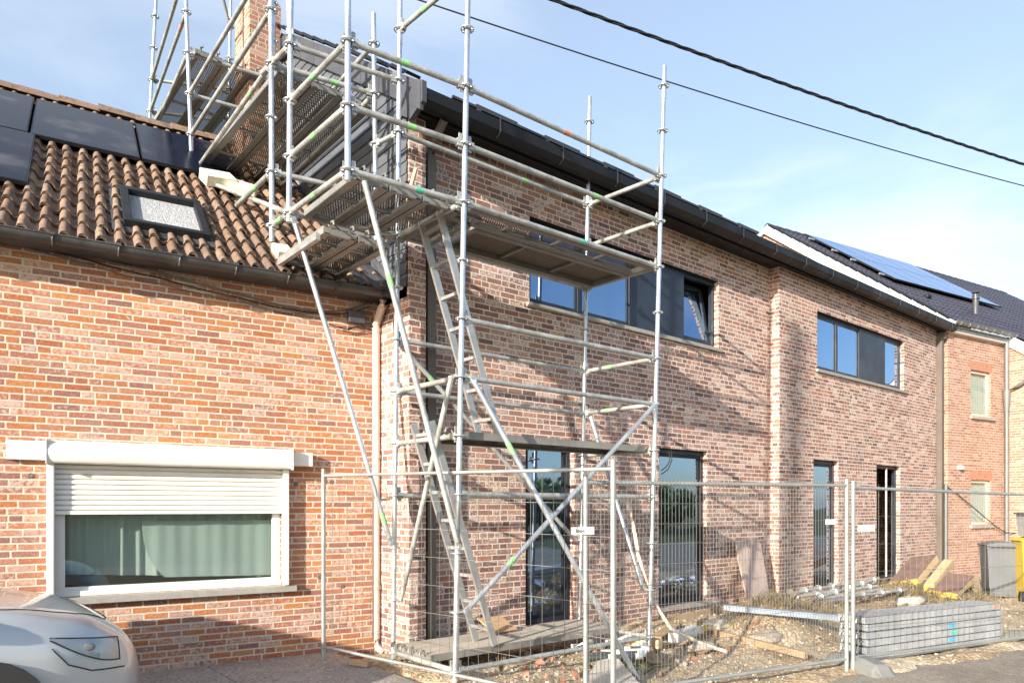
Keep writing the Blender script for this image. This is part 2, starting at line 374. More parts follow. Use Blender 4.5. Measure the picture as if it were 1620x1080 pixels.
M['pv'] = pv_mat('black_solar_cells', (.004,.007,.020), (.012,.02,.045))
def pv_blue():
    m, q, p = mat('blue_solar_cells'); tc = q.n('ShaderNodeTexCoord'); sp = q.n('ShaderNodeSeparateXYZ'); q.l(tc.outputs['UV'], sp.inputs[0])
    fu = q.m('ABSOLUTE', q.m('SUBTRACT', q.m('FRACT', q.m('DIVIDE', sp.outputs[0], .16)), .5)); n = q.noise(tc.outputs['Object'], 2, 4)
    c = q.mix(q.mr(fu, .46, .5), (.02,.075,.26), (.045,.12,.33))
    q.put(p.inputs['Base Color'], c); p.inputs['Roughness'].default_value = .15; p.inputs['IOR'].default_value = 1.7; return m
M['pv_blue'] = pv_blue()
def tile_mat(name, cols, rough, dirt, dk, spec=.3):
    m, q, p = mat(name); a = q.n('ShaderNodeAttribute'); a.attribute_name = 'rnd'; tc = q.n('ShaderNodeTexCoord').outputs['Object']
    n = q.noise(tc, 9, 6, .65); n2 = q.noise(tc, 45, 4, .7)
    c = q.ramp(a.outputs['Fac'], cols); c = q.mix(q.mr(n.outputs[0], .48, .66, 0, dk), c, dirt)
    c = q.mix(q.mr(n2.outputs[0], .35, .7, 0, .5), c, q.mix(1., c, (.6,.57,.55), 'MULTIPLY'))
    q.put(p.inputs['Base Color'], c); p.inputs['Roughness'].default_value = rough; p.inputs['Specular IOR Level'].default_value = spec
    q.l(q.bump(n2.outputs[0], .004), p.inputs['Normal']); return m
M['tile_red'] = tile_mat('weathered_clay_tile', [(.17,.11,.08),(.27,.18,.13),(.21,.145,.105),(.32,.225,.165),(.19,.13,.10),(.29,.21,.16)], .95, (.13,.10,.08), .8, .15)
M['tile_dark'] = tile_mat('glazed_dark_tile', [(.035,.032,.045),(.05,.045,.06),(.04,.036,.05)], .35, (.07,.065,.07), .3, .5)
def paint_mat():
    m, q, p = mat('silver_car_paint'); q.put(p.inputs['Base Color'], (.47,.48,.49)); p.inputs['Metallic'].default_value = .35
    p.inputs['Roughness'].default_value = .33; p.inputs['Coat Weight'].default_value = .9; p.inputs['Coat Roughness'].default_value = .04
    tc = q.n('ShaderNodeTexCoord').outputs['Object']; n = q.noise(tc, 400, 2); q.l(q.bump(n.outputs[0], .0004, .3), p.inputs['Normal']); return m
M['paint'] = paint_mat()
M['lamp_glass'] = simple('headlight_glass', (.33,.335,.345), .08, .3)
def curtain_mat():
    m, q, p = mat('curtain_cloth'); q.put(p.inputs['Base Color'], (.60,.66,.65)); p.inputs['Roughness'].default_value = .9
    t = q.n('ShaderNodeBsdfTranslucent'); t.inputs[0].default_value = (.54,.58,.55, 1); mx = q.n('ShaderNodeMixShader'); mx.inputs[0].default_value = .25
    q.l(p.outputs[0], mx.inputs[1]); q.l(t.outputs[0], mx.inputs[2]); q.l(mx.outputs[0], q.nt.nodes['Material Output'].inputs[0]); return m
M['curtain'] = curtain_mat()

# ------------------------------------------------------------------ ground
def sstep(a, b, x):
    t = max(0, min(1, (x-a)/(b-a))); return t*t*(3-2*t)
def edge_y(x): return 3.25-(x-5.5)*.255 if x < 10 else 2.10-(x-10)*.12
def gz(x, y):
    z = -.10*sstep(3.3, 5.5, x)
    z += .42*math.exp(-(((x-7.95)/.75)**2+((y-4.55)/.42)**2))+.2*math.exp(-(((x-9.6)/1.0)**2+((y-4.9)/.5)**2))+.16*math.exp(-(((x-7.9)/.5)**2+((y-5.2)/.45)**2))
    z += .22*math.exp(-(((x-12.6)/1.3)**2+((y-5.0)/.6)**2))
    z += .06*sstep(5.2, 6.0, y)*sstep(6, 8, x)
    return z
def dirt_z(x, y):
    v = Vector((x, y, 0)); k = sstep(3.2, 4.4, x)
    z = gz(x, y)+(.035*noise.noise(v*2.1)+.022*noise.noise(v*6.3)+.012*noise.noise(v*15))*(.25+.75*k)
    e = edge_y(x)+.12*noise.noise(v*3.)
    z -= (.14)*sstep(e+.25, e-.2, y)*sstep(3.4, 4.2, x)
    if x < 3.5: z -= .08*sstep(3.45, 3.15+.1*noise.noise(v*4), x)
    return z
struct(MB().grid([[(x, y, -.24) for y in (-600, -20, 0, 8, 600)] for x in (-600, -8, 22, 600)], False).build('ground', M['field']))
P = [[(2.85+i*.07, 1.4+j*.07, dirt_z(2.85+i*.07, 1.4+j*.07)) for j in range(72)] for i in range(int(19/.07))]
struct(MB().grid(P).build('building_site_ground', M['dirt']))
struct(MB().grid([[(x, -7+(edge_y(max(x, 2.0))+.5+7)*j/3, -.115) for j in range(4)] for x in (-30, -10, 0, 2, 4, 6, 8, 10, 14, 20, 30, 60)], False).build('road', M['asphalt']))
pv = MB()
for i in range(-8, 3):
    for j in range(0, 4):
        x0 = 3.25-(3-i)*1.2; pv.box((x0, 3.0+j*1.05, -.2), (x0+1.192, 3.0+j*1.05+1.042, 0.0))
struct(pv.build('pavement', M['paving'], bevel=.006))
struct(MB().box((-12, 2.85, -.22), (3.25, 2.995, .01)).build('kerb', M['stone'], bevel=.01))

# ------------------------------------------------------------------ walls with openings (local frame: x along, y into the house, z up)
def cuts(lo, hi, hs): return sorted(set([lo, hi]+[v for h in hs for v in h if lo < v < hi]))
def wall(mb, x0, x1, z0, z1, holes, y=0, reveal=.13):
    us = cuts(x0, x1, [(h[0], h[1]) for h in holes]); vs = cuts(z0, z1, [(h[2], h[3]) for h in holes])
    for a, b in zip(us, us[1:]):
        for c, d in zip(vs, vs[1:]):
            if any(h[0]-1e-6 <= a and b <= h[1]+1e-6 and h[2]-1e-6 <= c and d <= h[3]+1e-6 for h in holes): continue
            mb.poly([(a, y, c), (b, y, c), (b, y, d), (a, y, d)])
    for (a, b, c, d) in holes:
        r = y+reveal
        mb.poly([(a, y, c), (a, y, d), (a, r, d), (a, r, c)][::-1]); mb.poly([(b, y, c), (b, r, c), (b, r, d), (b, y, d)][::-1])
        mb.poly([(a, y, d), (b, y, d), (b, r, d), (a, r, d)][::-1]); mb.poly([(a, y, c), (a, r, c), (b, r, c), (b, y, c)][::-1])
def win_frame(x0, x1, z0, z1, y, w=.055, d=.05, mulls=()):
    mb = MB()
    mb.box((x0, y, z0), (x1, y+d, z0+w)); mb.box((x0, y, z1-w), (x1, y+d, z1))
    mb.box((x0, y, z0+w), (x0+w, y+d, z1-w)); mb.box((x1-w, y, z0+w), (x1, y+d, z1-w))
    for m_ in mulls: mb.box((m_-w*.55, y+.001, z0+w), (m_+w*.55, y+d-.001, z1-w))
    return mb
def half_pipe_gutter(mb, x0, x1, y, z, r=.06, n=10):
    P = [[(x, y-r*math.cos(math.pi*k/n), z-r*math.sin(math.pi*k/n)*1.05) for k in range(n+1)] for x in (x0, x1)]
    mb.grid(P); Q = [[(x, y-(r-.006)*math.cos(math.pi*k/n), z-(r-.006)*math.sin(math.pi*k/n)*1.05) for k in range(n+1)] for x in (x1, x0)]
    mb.grid(Q); mb.tube((x0, y-r, z), (x1, y-r, z), .008, 6)
    mb.poly(P[0]); mb.poly(P[1][::-1])
def pantiles(x0, nx, wx, ew, rows, base_w, lift, th, hump, seed, xmax=None, skip=None, flat=.35, jit=.004):
    """tiles in roof coordinates: x along the eave, w up the slope"""
    mb = MB(); at = []; rnd = random.Random(seed); ns = 8
    for r in range(rows):
        for c in range(nx):
            if skip and skip(x0+(c+.5)*wx, base_w+(r+.5)*ew): continue
            jx, jw, jh, rv = rnd.uniform(-jit, jit), rnd.uniform(-jit, jit)*2, rnd.uniform(0, jit), rnd.random()
            X = x0+c*wx+jx; Wb = base_w+r*ew+jw
            rowsP = []
            for (ww, hh) in ((Wb, lift+jh), (Wb+ew*.5, lift*.55+jh), (Wb+ew+.03, .012)):
                L = []
                for k in range(ns+1):
                    t = k/ns
                    h = hump*(math.sin(math.pi*min(1, t/(1-flat)))**.45 if t < 1-flat else -.25*math.sin(math.pi*(t-(1-flat))/flat))
                    L.append((X+t*(wx+.01), ww, hh+h))
                rowsP.append(L)
            lip = [(p[0], p[1]+.004, p[2]-th) for p in rowsP[0]]
            o = len(mb.v); mb.grid([lip, rowsP[0]], False); mb.grid(rowsP)
            at += [rv]*(len(mb.v)-o)
    return mb, at
def roof_map(mb, y0, z0, pitch):
    c, s = math.cos(pitch), math.sin(pitch)
    mb.v = [(x, y0+w*c-h*s, z0+w*s+h*c) for x, w, h in mb.v]
def RP(x, w, h, y0, z0, pitch): return Vector((x, y0+w*math.cos(pitch)-h*math.sin(pitch), z0+w*math.sin(pitch)+h*math.cos(pitch)))

# ================================================================== orange brick house (left)
O1 = (3.8, 6.70); A1 = R(-8.4)
H1 = thing('brick_house', 'low orange brick house with clay pantile roof and half closed roller shutter', 'house', (O1[0], O1[1], 0), A1)
WX0, WX1, WZ0, WZ1 = -2.98, -1.09, .72, 2.0
mb = MB(); wall(mb, -9, .30, -.3, 3.68, [(WX0, WX1, WZ0, WZ1)], 0, .10)
mb.poly([(-9, 0, -.3), (-9, 0, 3.68), (-9, 9, 3.68), (-9, 9, -.3)]); mb.poly([(-9, 9, -.3), (-9, 9, 3.68), (.3, 9, 3.68), (.3, 9, -.3)])
mb.build('wall', M['brick_orange'], H1)
PIT = R(38); Y0, Z0 = -.27, 3.70
def H1R(x, w, h=0): return RP(x, w, h, Y0, Z0, PIT)
RW = 4.42/1.0
mb, at = pantiles(-9.0, 66, .1375, .30, 16, -.06, .040, .028, .054, 3, flat=.42, jit=.009, skip=lambda x, w: (-2.44 < x < -1.72 and .42 < w < 1.55) or w > 4.55 or x > .02 or (x < -1.4 and 2.75 < w < 4.05) or (x < -3.35 and 1.1 < w < 2.5))
roof_map(mb, Y0, Z0, PIT)
roof1 = mb.build('roof', M['tile_red'], H1, attr=at)
mb = MB(); mb.poly([H1R(-9, 0, -.03), H1R(-.02, 0, -.03), H1R(-.02, 4.5, -.03), H1R(-9, 4.5, -.03)]); mb.poly([H1R(-9, 4.5, -.03), H1R(-.02, 4.5, -.03), (-.02, 7.2, 3.9), (-9, 7.2, 3.9)])
mb.poly([H1R(-9, 0, -.03), H1R(-9, 4.5, -.03), (-9, 7.2, 3.9)])
mb.build('roof_underlay', M['dark'], roof1)
mb = MB(); at = []
rr = random.Random(5)
for i in range(21):
    x = -8.9+i*.42; o = len(mb.v); dz = rr.uniform(-.01, .01)
    P = []
    for xx, r_ in ((x, .115), (x+.2, .11), (x+.44, .098)):
        c = H1R(xx, 4.52, .05); P.append([(c.x, c.y-r_*math.cos(math.pi*k/10), c.z+dz-.03+r_*math.sin(math.pi*k/10)) for k in range(11)])
    mb.grid(P); mb.poly(P[0][::-1]); at += [rr.random()]*(len(mb.v)-o)
mb.build('ridge_tiles', M['tile_red'], roof1, attr=at)
# solar panels
def pv_panel(x0, x1, w0, w1, par, mt, rp, h=.105):
    f = MB(); a = [rp(x0, w0, h), rp(x1, w0, h), rp(x1, w1, h), rp(x0, w1, h)]; nrm = (rp(0, 0, 1)-rp(0, 0, 0))
    f.poly([p-nrm*.035 for p in a], nrm*.035); fr = f.build('solar_panel', M['anthracite'], par)
    g = MB(); i_ = .012; b = [rp(x0+i_, w0+i_, h+.002), rp(x1-i_, w0+i_, h+.002), rp(x1-i_, w1-i_, h+.002), rp(x0+i_, w1-i_, h+.002)]
    g.poly(b); g.build('solar_cells', mt, fr); return fr
for (a, b, c, d) in ((-2.20, -1.18, 2.58, 4.16), (-3.235, -2.225, 2.58, 4.16), (-4.27, -3.26, 2.60, 4.18), (-4.27, -3.19, .96, 2.58), (-5.33, -4.30, 2.60, 4.18), (-5.33, -4.30, .96, 2.58)):
    pv_panel(a, b, c, d, roof1, M['pv'], H1R)
# skylight
sk = MB(); X0, X1, V0, V1 = -2.46, -1.73, .42, 1.42
def skb(mb, x0, x1, w0, w1, h0, h1):
    a = [H1R(x0, w0, h0), H1R(x1, w0, h0), H1R(x1, w1, h0), H1R(x0, w1, h0)]; n = H1R(0, 0, 1)-H1R(0, 0, 0); mb.poly(a, n*(h1-h0))
for (a, b, c, d) in ((X0, X1, V0, V0+.07), (X0, X1, V1-.09, V1), (X0, X0+.07, V0+.07, V1-.09), (X1-.07, X1, V0+.07, V1-.09)): skb(sk, a, b, c, d, 0, .12)
skl = sk.build('skylight', M['anthracite'], roof1, bevel=.006)
sk = MB(); skb(sk, X0-.09, X1+.09, V0-.13, V0-.003, -.01, .055); skb(sk, X0-.09, X0-.003, V0, V1+.06, -.01, .05); skb(sk, X1+.003, X1+.09, V0, V1+.06, -.01, .05); skb(sk, X0-.09, X1+.09, V1+.062, V1+.16, -.01, .06)
sk.build('flashing', M['gutter_pvc'], skl)
def blind_mat():
    m, q, p = mat('crinkled_white_blind'); tc = q.n('ShaderNodeTexCoord').outputs['Object']; n = q.noise(tc, 26, 4, .6, 1.6)
    q.put(p.inputs['Base Color'], (.72,.74,.78)); p.inputs['Roughness'].default_value = .3; q.l(q.bump(n.outputs[0], .12), p.inputs['Normal']); return m
sk = MB(); sk.poly([H1R(X0+.07, V0+.07, .06), H1R(X1-.07, V0+.07, .06), H1R(X1-.07, V1-.09, .06), H1R(X0+.07, V1-.09, .06)]); sk.build('blind', blind_mat(), skl)
# gutter + brackets + soffit
mb = MB(); half_pipe_gutter(mb, -9, -.02, -.30, 3.70, .062); g = mb.build('gutter', M['gutter_pvc'], H1)
for i in range(19):
    x = -.16-i*.47; b = MB(); b.path([(x, -.30-.071*math.cos(math.pi*k/8), 3.70-.074*math.sin(math.pi*k/8)) for k in range(9)], .010, 4); b.box((x-.018, -.38, 3.69), (x+.018, -.355, 3.715)); b.build('gutter_bracket', M['gutter_pvc'], g)
mb = MB(); mb.box((-9, -.25, 3.655), (.0, -.001, 3.67)); mb.build('soffit', M['gutter_pvc'], H1)
mb = MB(); mb.path([(-.13, -.27, 3.62), (-.13, -.25, 3.55), (-.12, -.06, 3.42), (-.12, -.055, 3.3)], .042, 12)
mb.tube((-.12, -.055, 3.42), (-.12, -.055, .10), .042, 16, caps=False); mb.path([(-.12, -.055, .12), (-.12, -.06, .03), (-.06, -.10, -.04)], .042, 12)
for z in (3.33, 2.0, .62): mb.tube((-.12, -.055, z), (-.12, -.055, z+.045), .048, 16)
mb.build('downpipe', M['beige_pipe'], H1)
# shutter box, side pieces, guides
def shutter():
    mb = MB(); n = 12; P = []
    for x in (-3.03, -1.02):
        L = [(x, -.002, 2.055), (x, -.10, 2.055)]
        for k in range(n+1):
            t = math.pi/2*k/n; L.append((x, -.10-.075*math.sin(t), 1.955+.10*math.cos(t)))
        for k in range(1, 7): 
            t = math.pi/2*k/6; L.append((x, -.175+.03*(1-math.cos(t)), 1.955-.095*math.sin(t)))
        L += [(x, -.002, 1.86)]; P.append(L)
    mb.grid(P); mb.poly(P[0][::-1]); mb.poly(P[1]); mb.sm = [i < len(mb.sm)-2 for i in range(len(mb.sm))]
    sh = mb.build('roller_shutter', M['white_pvc'], H1)
    mb = MB(); mb.box((-3.035, -.18, 1.852), (-3.028, -.001, 2.062)); mb.box((-1.022, -.18, 1.852), (-1.013, -.001, 2.062)); mb.build('end_cap', M['white_pvc'], sh)
    b = MB(); b.box((-3.31, -.06, 1.885), (-3.036, -.003, 2.045)); b.build('side_cover', M['white_pvc'], sh, bevel=.006)
    b = MB(); b.box((-1.012, -.10, 1.895), (-.80, -.003, 2.03)); b.build('side_cover', M['white_pvc'], sh, bevel=.006)
    for x in (-3.03, -1.085):
        b = MB(); b.box((x, -.09, .70 if x < -2 else .72), (x+.055, -.003, 1.86)); b.build('guide_rail', M['white_pvc'], sh, bevel=.008)
    mb = MB(); z = 1.86; x0, x1 = -2.975, -1.085; k = 0; L = [[], []]
    while z > 1.475:
        for i, x in enumerate((x0, x1)): L[i] += [(x, -.012, z), (x, -.026, z-.008), (x, -.030, z-.022), (x, -.026, z-.036), (x, -.012, z-.042), (x, -.008, z-.0435)]
        z -= .0445
    mb.grid(L); mb.box((x0, -.034, z-.032), (x1, -.008, z)); mb.build('slat_curtain', M['white_pvc'], sh, smooth=False)
shutter()
fr = win_frame(WX0+.003, WX1-.003, WZ0+.002, WZ1, .03, .075, .05); wf = fr.build('window', M['white_pvc'], H1, bevel=.004)
mb = MB(); mb.box((WX0+.003, .0, WZ0+.002), (WX1-.003, .028, WZ0+.045)); mb.build('window_ledge', M['white_pvc'], wf)
mb = MB(); mb.box((WX0+.07, .05, WZ0+.07), (WX1-.07, .056, WZ1-.07)); mb.build('glass_pane', M['clear'], wf)
mb = MB(); mb.box((-3.06, -.075, .655), (-.95, .03, .712)); mb.build('window_sill', M['stone'], H1, bevel=.004)
# curtain: hangs behind the glass, drawn aside on the left, with a sagging hem
def curtain_ycs(x): return .17+.018*math.sin(x*21)+.012*math.sin(x*47+1)+.006*math.sin(x*90)
P = []
for i in range(150):
    x = WX0+.02+i/149*(WX1-WX0-.04); t = (x-WX0)/(WX1-WX0)
    bot = .905-.12*t if t < .99 else .80
    P.append([(x, curtain_ycs(x)+.01*k/10, bot+(2.0-bot)*k/10) for k in range(11)])
cb = MB().grid(P); c1 = cb.build('curtain', M['curtain'], H1)
P = []
for i in range(100):
    s_ = i/99; L = []
    for k in range(16):
        w_ = k/15; z = .84+(1.36-.84)*w_; xl = -2.28-.03*w_ + .16*(1-w_)**3 
        x = xl+(WX1-.04-xl)*s_; L.append((x, .115+.005*math.sin(x*13+w_*1.3)+.0025*math.sin(x*47), z-.03*s_*(1-w_)))
    P.append(L)
MB().grid(P).build('curtain', M['curtain'], H1)
mb = MB(); mb.box((WX0-.3, .9, .3), (WX1+.3, .95, 2.6)); mb.box((WX0-.3, .101, .60), (WX1+.3, .95, .65)); mb.box((WX0-.3, .101, 2.02), (WX1+.3, .95, 2.06)); mb.box((WX0-.34, .101, .6), (WX0-.3, .95, 2.1)); mb.box((WX1+.3, .101, .6), (WX1+.34, .95, 2.1)); mb.build('room', M['room'], H1)
# old screw-anchor scars and cables under the eave
for i, (px, py) in enumerate(((48, 752), (8, 935), (468, 765), (505, 912), (541, 927), (524, 762))):
    n_ = Vector((-math.sin(A1), math.cos(A1), 0)); h_ = hit(px, py, (O1[0], O1[1], 0), n_)
    m_ = MB(); m_.torus(h_-n_*.002, n_, .016, .007, 10, 5); m_.tube(h_+n_*.01, h_-n_*.006, .010, 8); m_.build('wall_anchor', M['grey_cable'], H1, world=True)
rc = random.Random(9)
for k in range(3):
    pts = []
    ys = [(20, 375+k*5), (120, 400+k*6), (250, 430+k*9), (380, 465+k*6), (470, 488+k*4), (535, 492+k*5), (585, 478+k*7)]
    for (px, py) in ys:
        n = Vector((-math.sin(A1), math.cos(A1), 0)); h = hit(px, py, (O1[0]+n.x*-.03, O1[1]+n.y*-.03, 0), n)
        pts.append(h)
    pp = []
    for a, b in zip(pts, pts[1:]):
        for j in range(4): pp.append(a.lerp(b, j/4)+Vector((0, 0, -.010*math.sin(math.pi*j/4))))
    pp.append(pts[-1]); m_ = MB(); m_.path(pp, .006 if k else .009, 6); m_.build('wall_cable', M['grey_cable'] if k != 1 else M['black_cable'], H1, world=True)
mb = MB(); mb.box((-.42, -.07, 3.40), (-.24, -.003, 3.53)); mb.build('junction_box', M['slate_trim'], H1, bevel=.01)
for k in range(3):
    m_ = MB(); m_.path([(-.62+.1*k, -.03, 3.36-.02*k), (-.45+.07*k, -.05, 3.32+.03*k), (-.3, -.06, 3.37), (-.2+.03*k, -.07, 3.42-.04*k), (-.05, -.08, 3.47+.03*k), (-.02, -.12, 3.6)], .006, 6); m_.build('wall_cable', M['black_cable'], H1)

# ================================================================== new house
YL, YR, XS, XE = 6.25, 6.08, 10.72, 17.45
XG = 3.72
EZ = 5.62
H2 = thing('new_brick_house', 'tall new mauve brick house pair with anthracite windows behind the scaffold', 'house', (XG, YR, 0), 0)
def h2(mb, name, m_, parent=None, **k):
    return mb.build(name, m_, parent or H2, world=True, **k)
U1 = (5.46, 9.27, 3.86, 4.90); U2 = (11.97, 15.62, 3.86, 4.90)
D1 = (5.40, 6.20, .09, 2.31); D2 = (7.85, 8.98, .09, 2.31); D3 = (11.84, 12.74, .07, 2.31); D4 = (14.32, 15.42, .05, 2.31)
RV = .15
mb = MB(); mb.box((XG, YR, -.4), (3.915, 6.9, 5.45)); wall(mb, 3.915, XS, -.4, 5.58, [U1, D1, D2], YL, RV)
wall(mb, XS, XE, -.4, 5.58, [U2, D3, D4], YR, RV); mb.poly([(XS, YL, -.4), (XS, YL, 5.58), (XS, YR, 5.58), (XS, YR, -.4)])
mb.poly([(XE, YR, -.4), (XE, YR, 5.58), (XE, 12.4, 5.58), (XE, 12.4, -.4)]); mb.poly([(XG, 12.4, -.4), (XG, 12.4, 5.58), (XE, 12.4, 5.58), (XE, 12.4, -.4)])
mb.poly([(XG+.03, 6.4, -.4), (XG+.03, 12.4, -.4), (XG+.03, 12.4, 5.58), (XG+.03, 9.25, 7.5), (XG+.03, 6.4, 5.6)])
h2(mb, 'wall', M['brick_mauve'])
P2 = R(33.4); 
def roofz2(y): return 5.45+(min(y, 9.22*2-y)-5.70)*math.tan(P2)
mb = MB(); th = (0, 0, .10)
th = (0, 0, .03)
mb.poly([(XG-.06, 5.86, roofz2(5.86)-.06), (XE+.1, 5.86, roofz2(5.86)-.06), (XE+.1, 9.22, roofz2(9.22)), (XG-.06, 9.22, roofz2(9.22))], th)
mb.poly([(XG-.06, 9.222, roofz2(9.22)), (XE+.1, 9.222, roofz2(9.22)), (XE+.1, 12.6, roofz2(12.6)), (XG-.06, 12.6, roofz2(12.6))], th)
rf2 = h2(mb, 'roof', M['anthracite'])
# tile noses along verge
mb = MB()
for i in range(11):
    y = 5.95+i*.31; z = roofz2(y)+.10; mb.bar((XG-.03, y, z+.005), (XG-.03, y+.30, z+.005+.30*math.tan(P2)+.02), .16, .03)
h2(mb, 'verge_tiles', M['anthracite'], rf2)
# verge trim boards (slate) and cladding
mb = MB(); 
for i in range(9):
    y = 5.76+i*.40; y1 = y+.394
    mb.poly([(XG-.075, y, roofz2(y)-.20), (XG-.075, y, roofz2(y)+.07), (XG-.075, y1, roofz2(y1)+.07), (XG-.075, y1, roofz2(y1)-.20)], (.035, 0, 0))
h2(mb, 'verge_board', M['slate_trim'], rf2)
mb = MB(); z = 3.70; r_ = random.Random(2); bh = .125
while z < 7.75:
    z1 = z+bh; ya = 6.10 if z < 5.45 else 5.72+(z+.05-5.50)/math.tan(P2); ya = max(ya, 6.10) if z < 5.45 else ya
    y = ya; first = True
    end = 12.2 if z < 5.5 else 18.44-ya
    while y < end-.05:
        L = r_.choice((.45, .6, .9, 1.2, 2.4)); y1 = min(end, y+L)
        a0 = max(y, 5.72+(z+.05-5.50)/math.tan(P2)); a1 = max(y, 5.72+(z1+.05-5.50)/math.tan(P2))
        a0 = min(a0, y1-.003); a1 = min(a1, y1-.002)
        mb.add([(XG-.024, a0, z), (XG-.024, y1-.004, z), (XG-.012, y1-.004, z1+.01), (XG-.012, a1, z1+.01), (XG, a0, z), (XG, y1-.004, z)], [(0, 3, 2, 1), (0, 1, 5, 4)])
        y = y1
    z += bh
h2(mb, 'gable_cladding', M['slate_blue'])
mb = MB(); mb.poly([(XG-.0, 6.12, 3.60), (XG-.0, 12.3, 3.6), (XG-.0, 12.3, 5.4), (XG-.0, 9.22, 7.55), (XG-.0, 6.4, 5.7), (XG, 6.12, 5.4)]); h2(mb, 'cladding_backing', M['dark'])
# gutter box, anthracite
mb = MB()
zt, zb = 5.50, 5.355
def gut(mb, x0, x1):
    yy = 5.74
    sec = [(yy+.19, zt-.02), (yy+.19, zb+.03), (yy+.13, zb), (yy+.05, zb), (yy-.0, zb+.05), (yy-.015, zt), (yy-.005, zt+.008), (yy+.01, zt-.01), (yy+.02, zb+.06), (yy+.06, zb+.02), (yy+.13, zb+.02), (yy+.18, zt-.03)]
    mb.grid([[(x, a, b) for a, b in sec] for x in (x0, x1)], False); mb.poly([(x0, a, b) for a, b in sec]); mb.poly([(x1, a, b) for a, b in sec][::-1])
xx = XG-.02
while xx < XE: gut(mb, xx, min(xx+.9, XE+.12)); xx += .903
gt = h2(mb, 'gutter', M['anthracite'])
xx = XG+.88
while xx < XE: mb = MB(); mb.box((xx-.007, 5.718, 5.375), (xx+.005, 5.723, 5.53)); mb.poly([(xx-.005, 5.723, 5.375), (xx+.004, 5.723, 5.375), (xx+.004, 5.785, 5.335), (xx-.005, 5.785, 5.335)], (0, 0, .004)); h2(mb, 'gutter_joint', M['rail_dark'], gt); xx += .903
mb = MB(); mb.box((XG-.03, 5.93, 5.40), (XE+.1, 6.262, 5.44)); h2(mb, 'soffit', M['anthracite'])
mb = MB(); mb.box((XG-.03, 5.915, 5.34), (XE+.1, 5.93, 5.56)); h2(mb, 'fascia', M['anthracite'])
mb = MB(); mb.poly([(XG-.07, 5.73, 5.56), (XG-.07, 5.73, 5.36), (XG-.07, 5.95, 5.28), (XG-.07, 6.18, 5.42), (XG-.07, 6.18, 5.78)], (.05, 0, 0)); h2(mb, 'gable_end_trim', M['slate_trim'])
# rails above the eave
mb = MB(); mb.box((4.05, 5.79, 5.565), (9.6, 5.82, 5.59)); xx = 4.35
while xx < 9.4: mb.box((xx, 5.785, 5.46), (xx+.05, 5.83, 5.565)); mb.box((xx+.0, 5.80, 5.592), (xx+.55, 5.83, 5.615)); xx += .95
h2(mb, 'snow_rail', M['rail_dark'], rf2)
# downpipes
mb = MB(); mb.box((3.955, YR+.02, .0), (4.055, YR+.12, 5.1)); mb.path([(4.005, YR+.07, 5.08), (4.005, YR+.0, 5.2), (4.005, 5.88, 5.36)], .05, 4)
for z in (.9, 2.6, 4.2): mb.box((3.945, YR+.03, z), (4.065, YR+.13, z+.03))
h2(mb, 'downpipe', M['brown_pipe'])
mb = MB(); mb.box((XE-.12, YR-.12, .1), (XE-.0, YR-.01, 5.2)); mb.box((XE-.115, 5.9, 5.2), (XE-.005, YR-.01, 5.36))
for z in (.9, 2.2, 3.6): mb.box((XE-.13, YR-.13, z), (XE+.005, YR-.01, z+.03))
h2(mb, 'downpipe', M['brown_pipe'])
# windows
def upper_window(h, Y, w, tilt=True):
    x0, x1, z0, z1 = h; ys = Y+.075; g = .006
    xs = [x0+g]; 
    for f in w: xs.append(xs[-1]+f)
    xs[-1] = x1-g
    mb = win_frame(x0+g, x1-g, z0+.03, z1-.002, ys, .05, .07, xs[1:-1])
    wn_ = h2(mb, 'window', M['anth_frame'], bevel=.003)
    for i in range(4):
        a, b = xs[i]+.035, xs[i+1]-.035
        if i == 0: a = xs[0]+.052
        if i == 3: b = xs[4]-.052
        if i == 2:
            m_ = MB(); m_.box((xs[2]-.03, ys-.012, z0+.032), (xs[3]+.03, ys-.002, z1-.004)); h2(m_, 'panel', M['anth_panel'], wn_); continue
        sash = MB(); c, d = z0+.082, z1-.054; w_ = .04
        if i == 3 and tilt:
            dy = .16
            def T(p):
                return Vector((p[0], p[1]+dy*(p[2]-c)/(d-c), p[2]-.012*(p[2]-c)/(d-c)))
            m_ = win_frame(a, b, c, d, ys+.03, .06, .04); m_.v = [tuple(T(v)) for v in m_.v]; h2(m_, 'sash', M['anth_frame'], wn_)
            m_ = MB(); m_.box((a+.06, ys+.045, c+.06), (b-.06, ys+.055, d-.06)); m_.v = [tuple(T(v)) for v in m_.v]; h2(m_, 'glass_pane', M['glass'], wn_)
        else:
            m_ = win_frame(a, b, c, d, ys+.008, .03, .05); h2(m_, 'sash', M['anth_frame'] if i else M['anth_frame'], wn_)
            m_ = MB(); m_.box((a+.028, ys+.02, c+.028), (b-.028, ys+.03, d-.028)); h2(m_, 'glass_pane', M['glass'], wn_)
    m_ = MB(); m_.box((x0+.002, ys-.05, z0+.028), (x1-.002, ys+.2, z0+.029)); 
    s_ = MB(); s_.box((x0-.05, Y-.045, z0-.03), (x1+.05, Y+.12, z0+.022)); h2(s_, 'window_sill', M['stone'], bevel=.004)
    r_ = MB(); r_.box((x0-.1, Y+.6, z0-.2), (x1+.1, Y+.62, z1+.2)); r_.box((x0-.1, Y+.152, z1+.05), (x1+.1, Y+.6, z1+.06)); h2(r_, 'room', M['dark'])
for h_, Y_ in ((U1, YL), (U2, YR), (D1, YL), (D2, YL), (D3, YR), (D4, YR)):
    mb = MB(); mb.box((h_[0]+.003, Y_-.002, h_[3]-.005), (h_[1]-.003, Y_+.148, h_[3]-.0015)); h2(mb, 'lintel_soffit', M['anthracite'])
upper_window(U1, YL, (.89, .98, 1.13, .8)); upper_window(U2, YR, (.85, .92, 1.08, .8), False)
